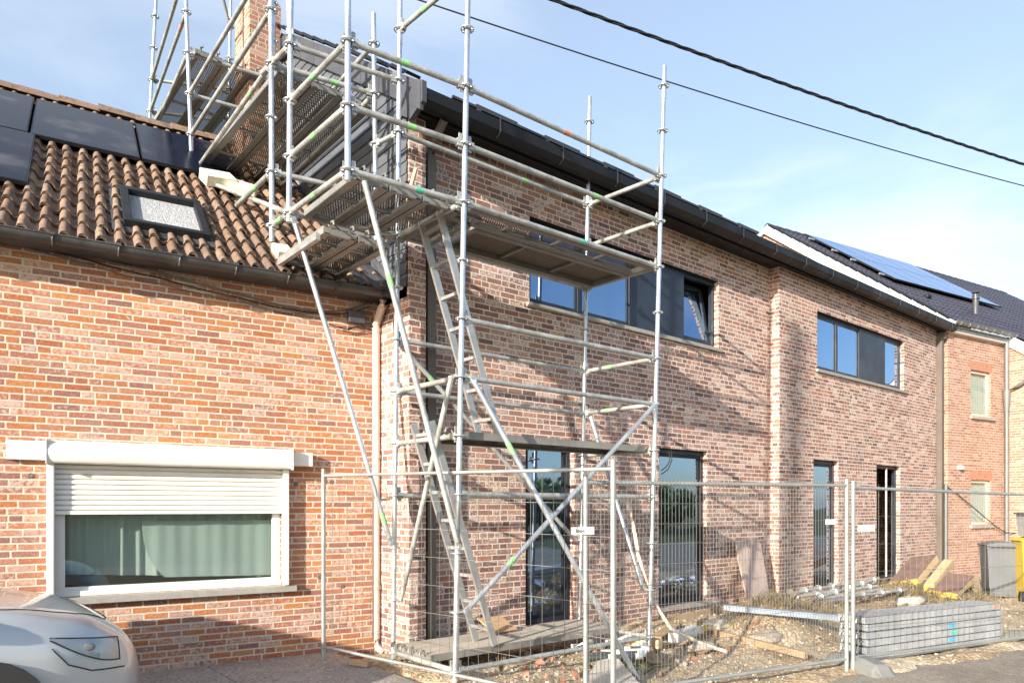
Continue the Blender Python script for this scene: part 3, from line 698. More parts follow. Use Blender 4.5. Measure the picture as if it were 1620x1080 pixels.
def door(h, Y, name='glass_door', mull=(), opened=False):
    x0, x1, z0, z1 = h; ys = Y+.075
    mb = win_frame(x0+.004, x1-.004, z0+.002, z1-.002, ys, .06, .07, mull); d_ = h2(mb, name, M['anth_frame'], bevel=.003)
    if not opened:
        s_ = win_frame(x0+.066, x1-.066, z0+.064, z1-.064, ys+.012, .045, .05); h2(s_, 'sash', M['anthracite'], d_)
        m_ = MB(); m_.box((x0+.10, ys+.03, z0+.10), (x1-.10, ys+.04, z1-.10)); h2(m_, 'glass_pane', M['glass'], d_)
    else:
        s_ = win_frame(0, .72, z0+.02, z1-.066, 0, .08, .05); M_ = Matrix.Translation((x0+.35, ys+.06, 0)) @ Matrix.Rotation(R(62), 4, 'Z')
        s_.v = [tuple(M_ @ Vector(v)) for v in s_.v]; h2(s_, 'sash', M['anthracite'], d_)
        s_ = MB(); s_.box((.08, .02, z0+.1), (.64, .03, z1-.14)); s_.v = [tuple(M_ @ Vector(v)) for v in s_.v]; h2(s_, 'glass_pane', M['glass'], d_)
        s_ = MB(); s_.tube((x0+.62, ys+.0, z0+.03), (x0+.62, ys+.0, z1-.05), .022, 8); h2(s_, 'frame_seal', M['alu'], d_)
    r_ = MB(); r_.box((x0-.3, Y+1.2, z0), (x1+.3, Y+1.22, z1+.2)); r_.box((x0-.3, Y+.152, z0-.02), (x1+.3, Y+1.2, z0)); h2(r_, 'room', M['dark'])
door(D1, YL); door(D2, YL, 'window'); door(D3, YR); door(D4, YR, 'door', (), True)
mb = MB(); mb.box((D2[0]-.04, YL-.05, .03), (D2[1]+.06, YL+.14, .085)); h2(mb, 'window_sill', M['stone'], bevel=.004)
mb = MB(); mb.box((D4[0]-.03, YR-.07, .0), (D4[1]+.08, YR+.14, .045)); h2(mb, 'door_sill', M['anthracite'], bevel=.004)
for k_ in range(2): mb = MB(); mb.path([onY(1062-4*k_, 712, 6.22), onY(1063-3*k_, 728, 6.22), onY(1057-3*k_, 742-4*k_, 6.2), onY(1046, 750-6*k_, 6.22)], .007, 6); h2(mb, 'hanging_cable', M['black_cable'])
# dark plinth membrane right
mb = MB(); mb.box((12.75, YR-.012, -.2), (XE-.15, YR-.002, .03)); h2(mb, 'plinth_strip', M['slate_trim'])

# chimney
CH = thing('chimney', 'tall brick chimney stack beside the slate gable above the roof ridge', 'chimney', (3.0, 9.4, 6.5), 0)
mb = MB(); mb.box((3.27, 9.30, 5.5), (3.69, 9.86, 8.22)); mb.build('stack', M['brick_chimney'], CH, world=True)
mb = MB(); mb.box((3.33, 9.36, 8.22), (3.63, 9.80, 8.30)); mb.build('cap', M['stone'], CH, world=True)
mb = MB(); mb.box((3.40, 9.42, 8.30), (3.58, 9.7, 8.7)); mb.build('flue', M['anthracite'], CH, world=True)

# ================================================================== neighbour house at right
O3 = (17.55, 5.91); A3 = R(-9.9); P3 = R(37.2); Y3, Z3 = -.12, 5.58
H3 = thing('neighbour_house', 'orange brick house at right with dark pantiles and blue solar panels', 'house', (O3[0], O3[1], 0), A3)
def H3R(x, w, h=0): return RP(x, w, h, Y3, Z3, P3)
w1 = (.93, 1.78, 3.57, 4.63); w2 = (.93, 1.78, 1.06, 2.10)
mb = MB(); wall(mb, 0, 2.45, -.3, 5.5, [w1, w2], 0, .10)
for x, s_ in ((0, 1),): mb.poly([(x, 0, -.3), (x, 0, 5.5), (x, 5.0, 9.3), (x, 10, 5.5), (x, 10, -.3)])
mb.poly([(2.45, 0, -.3), (2.45, -2.2, -.3), (2.45, -2.2, 3.75), (2.45, 0, 5.42)]); mb.poly([(2.45, -2.2, -.3), (12, -2.2, -.3), (12, -2.2, 3.7), (2.45, -2.2, 3.7)])
mb.build('wall', M['brick_house3'], H3)
mb, at = pantiles(-.05, 66, .2, .33, 19, 0, .022, .016, .028, 8, xmax=None, jit=.001, skip=lambda x, w: w > 6.28)
m2, at2 = pantiles(2.5, 53, .2, .33, 9, -2.97, .022, .016, .028, 8, jit=.001)
o = len(mb.v); mb.v += m2.v; mb.f += [tuple(i+o for i in f) for f in m2.f]; mb.sm += m2.sm; at += at2
roof_map(mb, Y3, Z3, P3); rf3 = mb.build('roof', M['tile_dark'], H3, attr=at)
mb = MB(); mb.poly([H3R(-.05, 0, -.02), H3R(13, 0, -.02), H3R(13, 6.3, -.02), H3R(-.05, 6.3, -.02)]); mb.poly([H3R(2.5, -3, -.02), H3R(13, -3, -.02), H3R(13, -.001, -.02), H3R(2.5, -.001, -.02)])
mb.poly([H3R(-.05, 6.3, -.02), H3R(13, 6.3, -.02), (13, 10.2, 5.4), (-.05, 10.2, 5.4)]); mb.build('roof_underlay', M['dark'], rf3)
mb = MB(); at = []
for i in range(34):
    x = -.08+i*.38; o = len(mb.v); P = []
    for xx, r_ in ((x, .10), (x+.39, .085)):
        c = H3R(xx, 6.32, 0); P.append([(c.x, c.y-r_*math.cos(math.pi*k/8), c.z-.02+r_*math.sin(math.pi*k/8)) for k in range(9)])
    mb.grid(P); mb.poly(P[0][::-1]); at += [random.random()]*(len(mb.v)-o)
mb.build('ridge_tiles', M['tile_dark'], rf3, attr=at)
n3 = H3R(0, 0, 1)-H3R(0, 0, 0)
mb = MB(); mb.poly([H3R(-.13, -.12, -.20), H3R(-.13, 6.3, -.20), H3R(-.13, 6.3, .03), H3R(-.13, -.12, .03)], (.07, 0, 0)); mb.poly([H3R(-.06, -.1, -.205), H3R(-.0, -.1, -.205), H3R(-.0, 6.3, -.205), H3R(-.06, 6.3, -.205)]); 
a, b = H3R(-.13, 6.3, .03), H3R(-.13, 6.3, -.2); mb.poly([a, b, (b.x, 8.5, b.z-2.6), (a.x, 8.5, a.z-2.6)], (.07, 0, 0))
mb.build('verge_board', M['white_verge'], rf3)
mb = MB(); mb.poly([H3R(2.40, -.05, -.24), H3R(2.40, -3, -.24), H3R(2.40, -3, -.02), H3R(2.40, -.05, -.02)], (.06, 0, 0)); mb.build('verge_board', M['white_verge'], rf3)
for i in range(18):
    m_ = MB(); c0 = H3R(-.07, .05+i*.345, .03); c1 = H3R(-.07, .05+i*.345+.33, .045); m_.bar(c0, c1, .15, .04); m_.build('verge_tile', M['anthracite'], rf3) if i > 12 else m_.build('verge_tile', M['anthracite'], rf3)
def pv3(x0, x1, w0, w1): pv_panel(x0, x1, w0, w1, rf3, M['pv_blue'], H3R, .14)
for i in range(5):
    for j in range(2): pv3(1.0+i*1.03, 2.02+i*1.03, 2.55+j*1.68, 4.22+j*1.68)
mb = MB()
for w_ in (2.9, 3.9, 4.6, 5.5): mb.bar(H3R(.8, w_, .10), H3R(6.3, w_, .10), .04, .04)
mb.build('panel_rail', M['alu'], rf3)
mb = MB(); c = H3R(2.85, 1.25, 0); mb.tube(c, c+Vector((0, 0, .52)), .07, 14); mb.tube(c+Vector((0, 0, .40)), c+Vector((0, 0, .44)), .095, 14); mb.tube(c+Vector((0, 0, .56)), c+Vector((0, 0, .59)), .095, 14, .04); mb.tube(c+Vector((0, 0, .5)), c+Vector((0, 0, .57)), .03, 6); mb.build('vent_pipe', M['slate_trim'], rf3)
mb = MB(); mb.blob(H3R(1.35, 1.75, .04), .12, 3, .05, 2, (1, 1, .6)); mb.build('vent_cowl', M['anthracite'], rf3)
mb = MB(); mb.blob(H3R(4.6, .5, .04), .12, 5, .05, 2, (1, 1, .6)); mb.build('vent_cowl', M['anthracite'], rf3)
mb = MB(); half_pipe_gutter(mb, -.12, 2.52, -.20, 5.56, .065); mb.box((-.1, -.13, 5.38), (2.4, -.005, 5.47)); g3 = mb.build('gutter', M['zinc'], H3)
for i in range(8): b = MB(); x = .05+i*.34; b.path([(x, -.20-.073*math.cos(math.pi*k/8), 5.56-.076*math.sin(math.pi*k/8)) for k in range(9)], .005, 4); b.build('gutter_bracket', M['fence'], g3)
mb = MB(); mb.box((-.12, -.12, 5.36), (2.44, -.005, 5.50)); mb.build('eave_board', M['white_verge'], H3)
mb = MB(); mb.tube((2.30, -.10, 5.5), (2.30, -.10, 0), .05, 14); mb.tube((2.30, -.10, 4.0), (2.30, -.10, 4.25), .075, 14, .085); mb.tube((2.30, -.10, 3.75), (2.30, -.10, 4.0), .055, 14, .075)
mb.path([(2.30, -.10, 4.22), (2.38, -.3, 4.32), (2.40, -.6, 4.50), (2.40, -1.6, 4.62)], .045, 10); mb.build('downpipe', M['zinc'], H3)
for (x0, x1, z0, z1) in (w1, w2):
    f = win_frame(x0+.003, x1-.003, z0+.003, z1-.003, .05, .06, .05); wf3 = f.build('window', simple('beige_window_frame', (.58,.50,.40), .5), H3)
    m_ = MB(); m_.box((x0+.06, .07, z0+.06), (x1-.06, .078, z1-.06)); m_.build('glass_pane', M['clear'], wf3)
    m_ = MB(); P = [[(x0+(x1-x0)*i/40, .12+.02*math.sin(i*1.3), z) for z in (z0, z1)] for i in range(41)]; m_.grid(P); m_.build('curtain', M['curtain'], wf3)
    m_ = MB(); m_.box((x0-.05, -.06, z0-.07), (x1+.12, .05, z0-.003)); m_.build('window_sill', M['stone'], H3)
    m_ = MB(); 
    for i in range(14): xx = x0-.06+i*.07; m_.box((xx, -.004, z1+.002), (xx+.058, .0, z1+.20))
    m_.build('soldier_course', simple('lintel_brick', (.36,.17,.11), .9, 0, .25, 15), H3)
mb = MB(); mb.blob((.40, -.06, 2.36), .07, 1, .02, 2, (1, 1, .7)); mb.tube((.40, 0, 2.36), (.40, -.05, 2.36), .05, 10); mb.build('wall_lamp', M['white_verge'], H3)
mb = MB(); mb.tube((-.16, -.04, .1), (-.16, -.04, 2.0), .035, 8); mb.build('cable_duct', M['zinc'], H3)
mb = MB(); mb.path([(-.12, -.05, 1.92), (.3, -.06, 1.75), (1.0, -.07, 1.42), (1.8, -.07, 1.05), (2.2, -.12, .87), (2.6, -.3, .85)], .012, 6); mb.build('wall_cable', M['black_cable'], H3)

# ================================================================== scaffold
SC = thing('scaffold', 'galvanised steel scaffold tower with perforated decks wrapping the house corner', 'scaffold', (3.5, 4.93, 0))
def XY(px, z, Y):   # X on plane Y at pixel column px
    r = ray(px, 0); return Y*r.x/r.y
STD = {}
def std(n, Y, p0, z0, p1, z1, b, t):
    x0, x1 = XY(p0, 0, Y), XY(p1, 0, Y); STD[n] = (x0, z0, (x1-x0)/(z1-z0), Y, b, t)
def at_(n, z):
    x0, z0, k, Y, b, t = STD[n]; return Vector((x0+k*(z-z0), Y, z))
std('A', 4.93, 720, .1, 740, 5.83, .02, 7.6); std('B', 4.90, 1027, .05, 1051, 6.3, -.08, 6.32)
std('C', 5.93, 917, .15, 933, 6.4, -.02, 6.4); std('D', 5.95, 622, .1, 633, 6.4, 0, 6.45)
std('E', 5.03, 550, 4.0, 551, 6.8, 4.02, 7.6); std('F', 6.10, 457, 4.05, 462, 7.3, 4.02, 7.6)
std('G', 6.48, 430, 3.95, 428, 8, 3.95, 8.4); std('K', 6.30, 595, 4.1, 591, 6.4, 4.0, 6.4)
std('H', 9.30, 304, 5.6, 294, 7.8, 5.5, 9.8); std('L', 9.15, 433, 5.6, 433, 9, 5.5, 9.4)
std('I', 12.0, 235, 7.1, 245, 9, 5.2, 10.4); std('J', 11.5, 361, 7.1, 364, 9, 6.9, 10.2)
ros = MB(); ros.torus((0, 0, 0), (0, 0, 1), .054, .0065, 20, 6); ros.torus((0, 0, 0), (0, 0, 1), .030, .006, 14, 6)
for k in range(8):
    t = math.pi*k/4; ros.bar((math.cos(t)*.026, math.sin(t)*.026, 0), (math.cos(t)*.054, math.sin(t)*.054, 0), .010, .008)
ros_o = None
for n in STD:
    x0, z0, k, Y, b, t = STD[n]; m_ = MB(); m_.tube(at_(n, b), at_(n, t), .0242, 16)
    zz = 2.05
    while zz < t:
        if zz > b+.3: m_.tube(at_(n, zz-.10), at_(n, zz+.0), .0262, 16)
        zz += 2.0
    s_ = m_.build('standard', M['galv'], SC, world=True)
    lv = .1
    while lv < t-.05:
        if lv > b:
            if ros_o is None: ro = ros.build('rosette', M['galv'], s_, world=True); ros_o = ro
            else:
                ro = ros_o.copy(); COL.objects.link(ro); ro.parent = s_
            ro.matrix_parent_inverse = PM(s_).inverted() if False else Matrix.Identity(4)
            # standard's own transform is the inverse of the scaffold empty; keep world coordinates
            ro.location = at_(n, lv)
        lv += .5
    if b < 1:
        m_ = MB(); bp = at_(n, b); m_.box((bp.x-.075, bp.y-.075, bp.z-.12), (bp.x+.075, bp.y+.075, bp.z-.112)); m_.tube((bp.x, bp.y, bp.z-.112), (bp.x, bp.y, bp.z+.08), .019, 12); m_.tube((bp.x, bp.y, bp.z-.01), (bp.x, bp.y, bp.z+.02), .034, 8)
        m_.build('base_jack', M['galv_old'], s_, world=False)
def member(a, za, b, zb, name='ledger', m_='galv_old', tape=None, heads=True, ext=0, dz=0):
    p0 = at_(a, za) if isinstance(a, str) else Vector(a); p1 = at_(b, zb) if isinstance(b, str) else Vector(b)
    d = (p1-p0).normalized(); mb = MB()
    q0 = p0+d*(.055 if isinstance(a, str) else 0); q1 = p1-d*(.055 if isinstance(b, str) else 0)
    q0 = q0+Vector((0, 0, dz)); q1 = q1+Vector((0, 0, dz))
    mb.tube(q0, q1+d*ext, .0240, 12)
    if heads:
        for pp, dd, f in ((p0, d, isinstance(a, str)), (p1, -d, isinstance(b, str))):
            if not f: continue
            c = pp+Vector((0, 0, dz)); mb.bar(c+dd*.030, c+dd*.085, .040, .062, (0, 0, 1)); mb.bar(c+dd*.050+Vector((0, 0, -.055)), c+dd*.046+Vector((0, 0, .085)), .008, .034)
    o = mb.build(name, M[m_], SC, world=True)
    if tape:
        for t, cname in tape:
            c = q0.lerp(q1, t); tb = MB(); tb.tube(c-d*.035, c+d*.035, .0249, 12); tb.build('marking_tape', M[cname], o, world=False).matrix_parent_inverse = Matrix.Identity(4)
    return o
G, T_, RD = 'green_tape', 'teal_tape', 'red_tape'
member('A', 3.1, 'B', 3.1); member('A', 2.6, 'B', 2.6); member('A', 5.1, 'B', 5.1, tape=[(.45, RD)]); member('A', 4.6, 'B', 4.6, tape=[(.62, G)])
member('A', 4.1, 'B', 4.1, tape=[(.55, T_)]); member('A', 1.6, 'B', 1.6); member('A', .1, 'B', .1)
member('E', 5.1, 'A', 5.1, tape=[(.45, G)]); member('E', 4.6, 'A', 4.6, tape=[(.52, G)]); member('E', 4.1, 'A', 4.1, tape=[(.6, T_)])
member('D', 3.1, 'C', 3.1); member('D', 2.6, 'C', 2.6, tape=[(.42, G)]); member('D', 4.1, 'C', 4.1); member('D', 5.1, 'C', 5.1, tape=[(.62, G)]); member('D', 1.6, 'C', 1.6)
member('F', 5.6, 'D', 5.6); member('F', 4.1, 'D', 4.1)
for lv in (5.1, 4.6, 4.1, 3.1, 2.6): member('C', lv, 'B', lv, 'transom', tape=[(.35, G)] if lv in (3.1, 2.6) else None)
for lv in (6.1, 4.1, 2.6, 2.1, .1): member('A', lv, 'D', lv, 'transom', tape=[(.62, G)] if lv in (2.6, 6.1) else None)
member('C', .1, 'B', .1, 'transom'); member('C', 2.1, 'B', 2.1, 'transom')
for lv in (5.1, 4.6, 4.1): member('E', lv, 'F', lv, 'transom', tape=[(.55, G)])
for lv in (6.6, 6.1, 5.6): member('G', lv, 'H', lv, tape=[(.2, G)] if lv == 5.6 else None)
for lv in (8.1, 7.6, 7.1): member('H', lv, 'I', lv, tape=[(.1, RD)] if lv == 7.6 else None)
member('K', 5.6, 'G', 5.6, 'transom', tape=[(.4, G)]); member('G', 4.6, 'K', 4.6, 'transom'); member('H', 7.1, 'L', 7.1, 'transom'); member('H', 6.6, 'L', 6.6, 'transom', tape=[(.75, G)])
member('K', 5.1, 'D', 5.1, 'transom'); member('K', 6.1, 'L', 6.1); member('I', 8.1, 'J', 8.1, 'transom'); member('I', 7.6, 'J', 7.6, 'transom'); member('I', 7.1, 'J', 7.1, 'transom'); member('L', 7.1, 'J', 7.1)
member('F', 5.6, 'G', 5.6, 'coupling_tube', ext=.25)
member('H', 5.6, 'F', 4.1, 'brace'); member('G', 4.6, at_('G', 4.6)+Vector((0, .95, 0)), 0, tape=[(.4, G)]); member('G', 4.1, 'F', 4.1, tape=[(.5, G)])
member('K', 5.6, 'L', 5.6); member('J', 9.1, at_('J', 9.6)+Vector((-.9, -1.0, .9)), 0, 'brace'); member('F', 5.65, at_('F', 7.5)+Vector((-.10, .05, 0)), 0, 'brace')
# diagonals
def brace(p0, p1, tape=None, m_='galv'):
    p0 = Vector(p0); p1 = Vector(p1); d = (p1-p0).normalized(); mb = MB(); mb.tube(p0+d*.05, p1-d*.05, .0235, 12)
    for c, dd in ((p0, d), (p1, -d)): mb.bar(c, c+dd*.12, .020, .045); mb.tube(c+Vector((0, -.025, 0)), c+Vector((0, .03, 0)), .018, 8)
    o = mb.build('brace', M[m_], SC, world=True)
    for t, cname in tape or []:
        c = p0.lerp(p1, t); tb = MB(); tb.tube(c-d*.05, c+d*.05, .0247, 12); tb.build('marking_tape', M[cname], o).matrix_parent_inverse = Matrix.Identity(4)
off = Vector((.10, -.05, 0))
brace(at_('E', 4.1)+Vector((.13, .0, 0)), at_('A', 1.15)+Vector((-.03, -.06, 0)), [(.27, G)], 'galv_old'); brace(at_('F', 4.05)+Vector((.03, -.03, 0)), at_('D', 1.15)+Vector((-.07, -.05, 0)), [(.92, G)], 'galv')
brace(at_('D', 3.1)+Vector((.03, .04, 0)), at_('C', 1.1)+Vector((-.06, .04, 0)), [(.17, G)], 'galv_old'); brace(at_('A', 2.6)+Vector((.08, -.05, 0)), (4.95, 4.15, -.10), [(.22, G)])
brace(at_('B', 2.6)+Vector((-.05, -.05, 0)), at_('A', .6)+Vector((.06, -.05, 0)), [(.8, G)]); brace(at_('A', 2.6)+Vector((-.06, .05, 0)), at_('D', .6)+Vector((.05, -.05, 0)), None, 'galv_old')
brace(at_('C', 2.6)+Vector((.05, -.05, 0)), at_('B', .6)+Vector((-.05, .06, 0)))
# decks
def plank(c0, c1, w, along_h=.06, name='deck_plank', face='perf', hooks=True, ribs=3):
    """c0, c1: centre line ends on top surface; w width"""
    c0 = Vector(c0); c1 = Vector(c1); d = (c1-c0).normalized(); a = Vector((-d.y, d.x, 0)).normalized(); up = a.cross(d)*-1
    if up.z < 0: up = -up
    t = MB(); t.poly([c0-a*w/2, c1-a*w/2, c1+a*w/2, c0+a*w/2]); 
    o = t.build(name, M[face], SC, world=True)
    s_ = MB()
    for k in (-1, 1): s_.bar(c0+a*k*(w/2-.012)-up*.033, c1+a*k*(w/2-.012)-up*.033, .024, .064, up)
    for k in (-1, 1): s_.bar(c0+a*k*(w/2-.035)-up*.058, c1+a*k*(w/2-.035)-up*.058, .05, .010, up)
    for c, e in ((c0, 1), (c1, -1)): s_.bar(c-a*(w/2-.026)+d*e*.015-up*.034, c+a*(w/2-.026)+d*e*.015-up*.034, .03, .055, up)
    L = (c1-c0).length
    for r_ in range(1, ribs+1):
        c = c0.lerp(c1, r_/(ribs+1)); s_.bar(c-a*(w/2-.026)-up*.02, c+a*(w/2-.026)-up*.02, .028, .024, up)
    if hooks:
        for c, e in ((c0, -1), (c1, 1)):
            for k in (-.3, .3):
                h0 = c+a*w*k; s_.path([h0, h0+d*e*.03+up*.035, h0+d*e*.065+up*.03, h0+d*e*.075-up*.005], .011, 6)
    s_.build('plank_frame', M['galv_deck'], o).matrix_parent_inverse = Matrix.Identity(4)
zd = 4.145
A4, B4, D4_, C4 = at_('A', 4.1), at_('B', 4.1), at_('D', 4.1), at_('C', 4.1)
plank((A4.x+.06, 4.93+.19, zd), (B4.x-.06, 4.90+.19, zd), .31)
plank((A4.x+.42, 5.60, zd), (B4.x-.06, 5.57, zd), .58, face='ribbed', ribs=2)
for i in range(3): x = 2.60+.165+i*.325; plank((x, 5.10, zd), (x, 6.05, zd), .31, ribs=1)
x = A4.x-.02; 
for i in range(3): plank((3.72+i*.0, 5.1, zd), (3.72, 5.95, zd), .31, ribs=1) if i == 0 else None
for i in range(2): x = 2.76+i*.33; plank((x, 5.64, 3.88), (x, 6.62, 3.88), .31, ribs=2)
mb = MB(); mb.bar((2.585, 6.55, 3.80), (2.585, 5.7, 3.80), .04, .06); mb.build('bracket', M['alu'], SC, world=True)
for i in range(3): x = 2.56+.17+i*.335; plank((x, 6.55, 5.65), (x, 9.20, 5.65), .32)
for i in range(3): x = 2.56+.18+i*.345; plank((x, 9.22, 7.15), (x, 11.95, 7.15), .33)
plank((at_('A', 2.1).x+.06, 5.30, 2.15), (at_('B', 2.1).x-.06, 5.27, 2.15), .60, face='ribbed', ribs=2)
for i in range(2): plank((at_('A', .1).x+.02, 5.50+i*.33, .165), (at_('B', .1).x-.03, 5.46+i*.33, .165), .32, face='perf_dusty')
def dz_lad(name, label, p0, p1, wv, n, mt='alu'):
    L = thing(name, label, 'ladder', p0); wv = Vector(wv)
    for k in (-1, 1):
        m_ = MB(); m_.bar(Vector(p0)+wv*k/2, Vector(p1)+wv*k/2, .065, .026, wv); m_.build('rail', M[mt], L, world=True)
    for i in range(n):
        c = Vector(p0).lerp(Vector(p1), (i+.6)/n); m_ = MB(); m_.bar(c-wv/2, c+wv/2, .030, .030); m_.build('rung', M[mt], L, world=True)
dz_lad('ladder', 'upper aluminium ladder standing on the middle scaffold deck, leaning up to the top deck', (4.22, 5.42, 2.16), (3.52, 5.40, 4.12), (0, .30, 0), 7)
dz_lad('ladder', 'lower aluminium ladder standing on the bottom scaffold deck below the middle deck', (4.20, 5.46, .17), (3.45, 5.42, 2.25), (0, .30, 0), 8)
tag(MB().bar((3.33, 5.55, 4.12), (3.50, 5.6, 4.62), .035, .02).build('wooden_stake', M['wood_new']), 'thin wooden stake standing upright on the top scaffold deck at the corner', 'stake')
# foam blocks
def fblock(name, px, py, Z, size, rot, label):
    p = onZ(px, py, Z); m_ = MB(); m_.box((-size[0]/2, -size[1]/2, 0), (size[0]/2, size[1]/2, size[2]))
    o = m_.build(name, M['foam'], bevel=.008); o.location = p; o.rotation_euler = rot; tag(o, label, 'foam block', 'foam blocks on the tiled roof'); return o
def on_roof(px, py, x_l, w_l, h, size, yaw, label):
    M_ = PM(H1) @ Matrix.Translation(H1R(x_l, w_l, h)) @ Matrix.Rotation(PIT, 4, 'X') @ Matrix.Rotation(yaw, 4, 'Z')
    m_ = MB(); m_.box((-size[0]/2, -size[1]/2, 0), (size[0]/2, size[1]/2, size[2])); o = m_.build('foam_block', M['foam'], bevel=.008); o.matrix_world = M_; tag(o, label, 'foam block', 'foam blocks on the tiled roof')
on_roof(0, 0, -1.45, 2.28, .085, (.34, .26, .12), .2, 'cream foam block under the scaffold foot below the grey solar panel')
on_roof(0, 0, -1.20, 2.16, .085, (.30, .24, .10), -.3, 'broken cream foam piece lying right of the larger block on the tiles')
on_roof(0, 0, -1.10, .30, .085, (.16, .22, .08), .1, 'small cream foam block under the lower deck near the gutter')
# lead flashing
mb = MB(); P = []
for i in range(8):
    L = []
    for j in range(22):
        w_ = -.1+j*.22; c = PM(H1) @ H1R(-.42+i*.065, w_, .075+.018*math.sin(i*1.4+j)); 
        if i == 7: c = c+Vector((0, 0, .12))
        if c.x > XG-.03: c.x = XG-.03
        L.append(c)
    P.append(L)
mb.grid(P); mb.build('lead_flashing', M['slate_trim'], H1, world=True)

# ================================================================== fences
def fence(name, label, a, b, zb, zt, vs, hs, group='temporary mesh fence panels'):
    a = Vector((*a, 0)); b = Vector((*b, 0)); F_ = thing(name, label, 'fence', (a.x, a.y, zb[0]), 0, group); d = (b-a); L = d.length; d = d/L
    def Z(t, f): return (zb[0]+(zb[1]-zb[0])*t)*(1-f)+(zt[0]+(zt[1]-zt[0])*t)*f
    def P_(t, f): return a+d*L*t+Vector((0, 0, Z(t, f)))
    nrm = Vector((-d.y, d.x, 0))
    for t in (0, 1): m_ = MB(); m_.tube(P_(t, -.03), P_(t, 1), .021, 12); m_.build('post', M['fence'], F_, world=True)
    for f, n in ((.965, 'top_rail'), (.06, 'bottom_rail')): m_ = MB(); m_.tube(P_(.004, f), P_(.996, f), .016, 10); m_.build(n, M['fence'], F_, world=True)
    m_ = MB(); n = int(L/vs); r_ = .0015
    for i in range(1, n):
        t = i/n; w = .004*math.sin(i*2.1); m_.bar(P_(t, .055)+nrm*.018, P_(t+w*.3, .5)+nrm*(.018+w), r_*2, r_*2); m_.bar(P_(t+w*.3, .5)+nrm*(.018+w), P_(t, .985)+nrm*.018, r_*2, r_*2)
    H_ = zt[0]-zb[0]; n = int(H_*.91/hs)
    for i in range(1, n+1):
        f = .06+.905*i/(n+.001) if n else .5; m_.bar(P_(0, f)+nrm*.014, P_(1, f)+nrm*.014, r_*2.4, r_*2.4)
    for i in range(int(L/vs)): 
        if vs < .05: t = (i+.5)/int(L/vs); m_.torus(P_(t, .965), d, .0185, .0022, 8, 3)
    m_.build('wire_mesh', M['wire'], F_, world=True); return F_
Lp, Mp, Np, Rp, R3 = (2.99, 6.47), (3.89, 3.52), (3.93, 3.84), (6.92, 3.22), (10.40, 2.44)
fence('mesh_fence', 'mesh fence panel running from the orange wall across the front of the scaffold', Lp, Mp, (.02, -.1), (1.86, 1.84), .10, .235)
fence('mesh_fence', 'dense mesh fence panel in front of the dirt heap between the paired posts', Np, Rp, (-.08, -.1), (1.745, 1.765), .038, .155)
fence('mesh_fence', 'coarse mesh fence panel in front of the stacked steel planks', (6.99, 3.19), R3, (-.09, -.16), (1.745, 1.69), .10, .245)
def foot(x, y, z, rz, label):
    prof = [(-.36, 0, .10, .02), (-.30, .0, .115, .12), (-.12, 0, .115, .15), (.12, 0, .115, .15), (.30, 0, .115, .12), (.36, 0, .10, .02)]
    F_ = MB(); P = []
    for (u, _, hw, h) in prof: P.append([(u, -hw-.02, 0), (u, -hw, h*.6), (u, -hw*.55, h), (u, hw*.55, h), (u, hw, h*.6), (u, hw+.02, 0)])
    F_.grid(P, False); F_.poly(P[0]); F_.poly(P[-1][::-1]); F_.box((.372, -.05, .02), (.40, .05, .07))
    o = F_.build('ballast_block', M['concrete_block'], bevel=.012); o.location = (x, y, z); o.rotation_euler = (0, 0, rz); tag(o, label, 'ballast block', 'ballast blocks of the fence'); return o
foot(7.12, 3.20, -.125, R(67), 'grey concrete fence foot under the paired posts beside the road'); foot(10.2, 2.50, -.15, R(67), 'grey concrete fence foot at the right edge of the photo')
foot(4.05, 3.50, -.13, R(-70), 'grey concrete fence foot under the tall front post')
# label plates
def plate(name, c, d, w, h, label, m_, text=None):
    c = Vector(c); d = Vector(d).normalized(); n = Vector((d.y, -d.x, 0)); o = thing(name, label, 'sign', c)
    b = MB(); b.poly([c-d*w/2+Vector((0, 0, -h/2)), c+d*w/2+Vector((0, 0, -h/2)), c+d*w/2+Vector((0, 0, h/2)), c-d*w/2+Vector((0, 0, h/2))], n*-.003); b.build('plate', m_, o, world=True)
    if text:
        cu = bpy.data.curves.new('lettering', 'FONT'); cu.body = text; cu.size = h*.62; cu.extrude = .0008; cu.align_x = 'CENTER'; cu.align_y = 'CENTER'
        t = bpy.data.objects.new('lettering', cu); COL.objects.link(t); t.rotation_euler = (R(90), 0, math.atan2(d.y, d.x)); t.location = c+n*.002-d*w*.12
        bpy.context.view_layer.update(); me = bpy.data.meshes.new_from_object(t); loc, rot = t.location.copy(), t.rotation_euler.copy(); bpy.data.objects.remove(t)
        me.materials.clear(); me.materials.append(M['ink']); t = bpy.data.objects.new('lettering', me); COL.objects.link(t); t.parent = o; t.location = loc-c; t.rotation_euler = rot
fd = Vector((Rp[0]-Np[0], Rp[1]-Np[1], 0)).normalized(); fn = Vector((fd.y, -fd.x, 0))
def onf(px, py, a, d):
    n = Vector((d.y, -d.x, 0)); return hit(px, py, (a[0], a[1], 0)+n*0.03 if False else Vector((a[0], a[1], 0))+n*.032, n)
plate('sign_plate', onf(922, 839, Np, fd), fd, .21, .058, 'white name plate with small lettering on the front fence post', M['paper'], 'lexpo')
plate('sign_plate', onf(1314, 825, Np, fd), fd, .14, .05, 'pale blue blank plate on the dense mesh left of the paired posts', simple('pale_blue_plate', (.50,.60,.72), .5))
f3 = Vector((R3[0]-6.99, R3[1]-3.19, 0)).normalized(); plate('sign_plate', onf(1371, 835, (6.99, 3.19), f3), f3, .25, .055, 'white blank plate on the coarse mesh right of the paired posts', M['paper'])

# ================================================================== site objects
def put(o, loc, rot=(0, 0, 0)): o.location = loc; o.rotation_euler = rot; return o
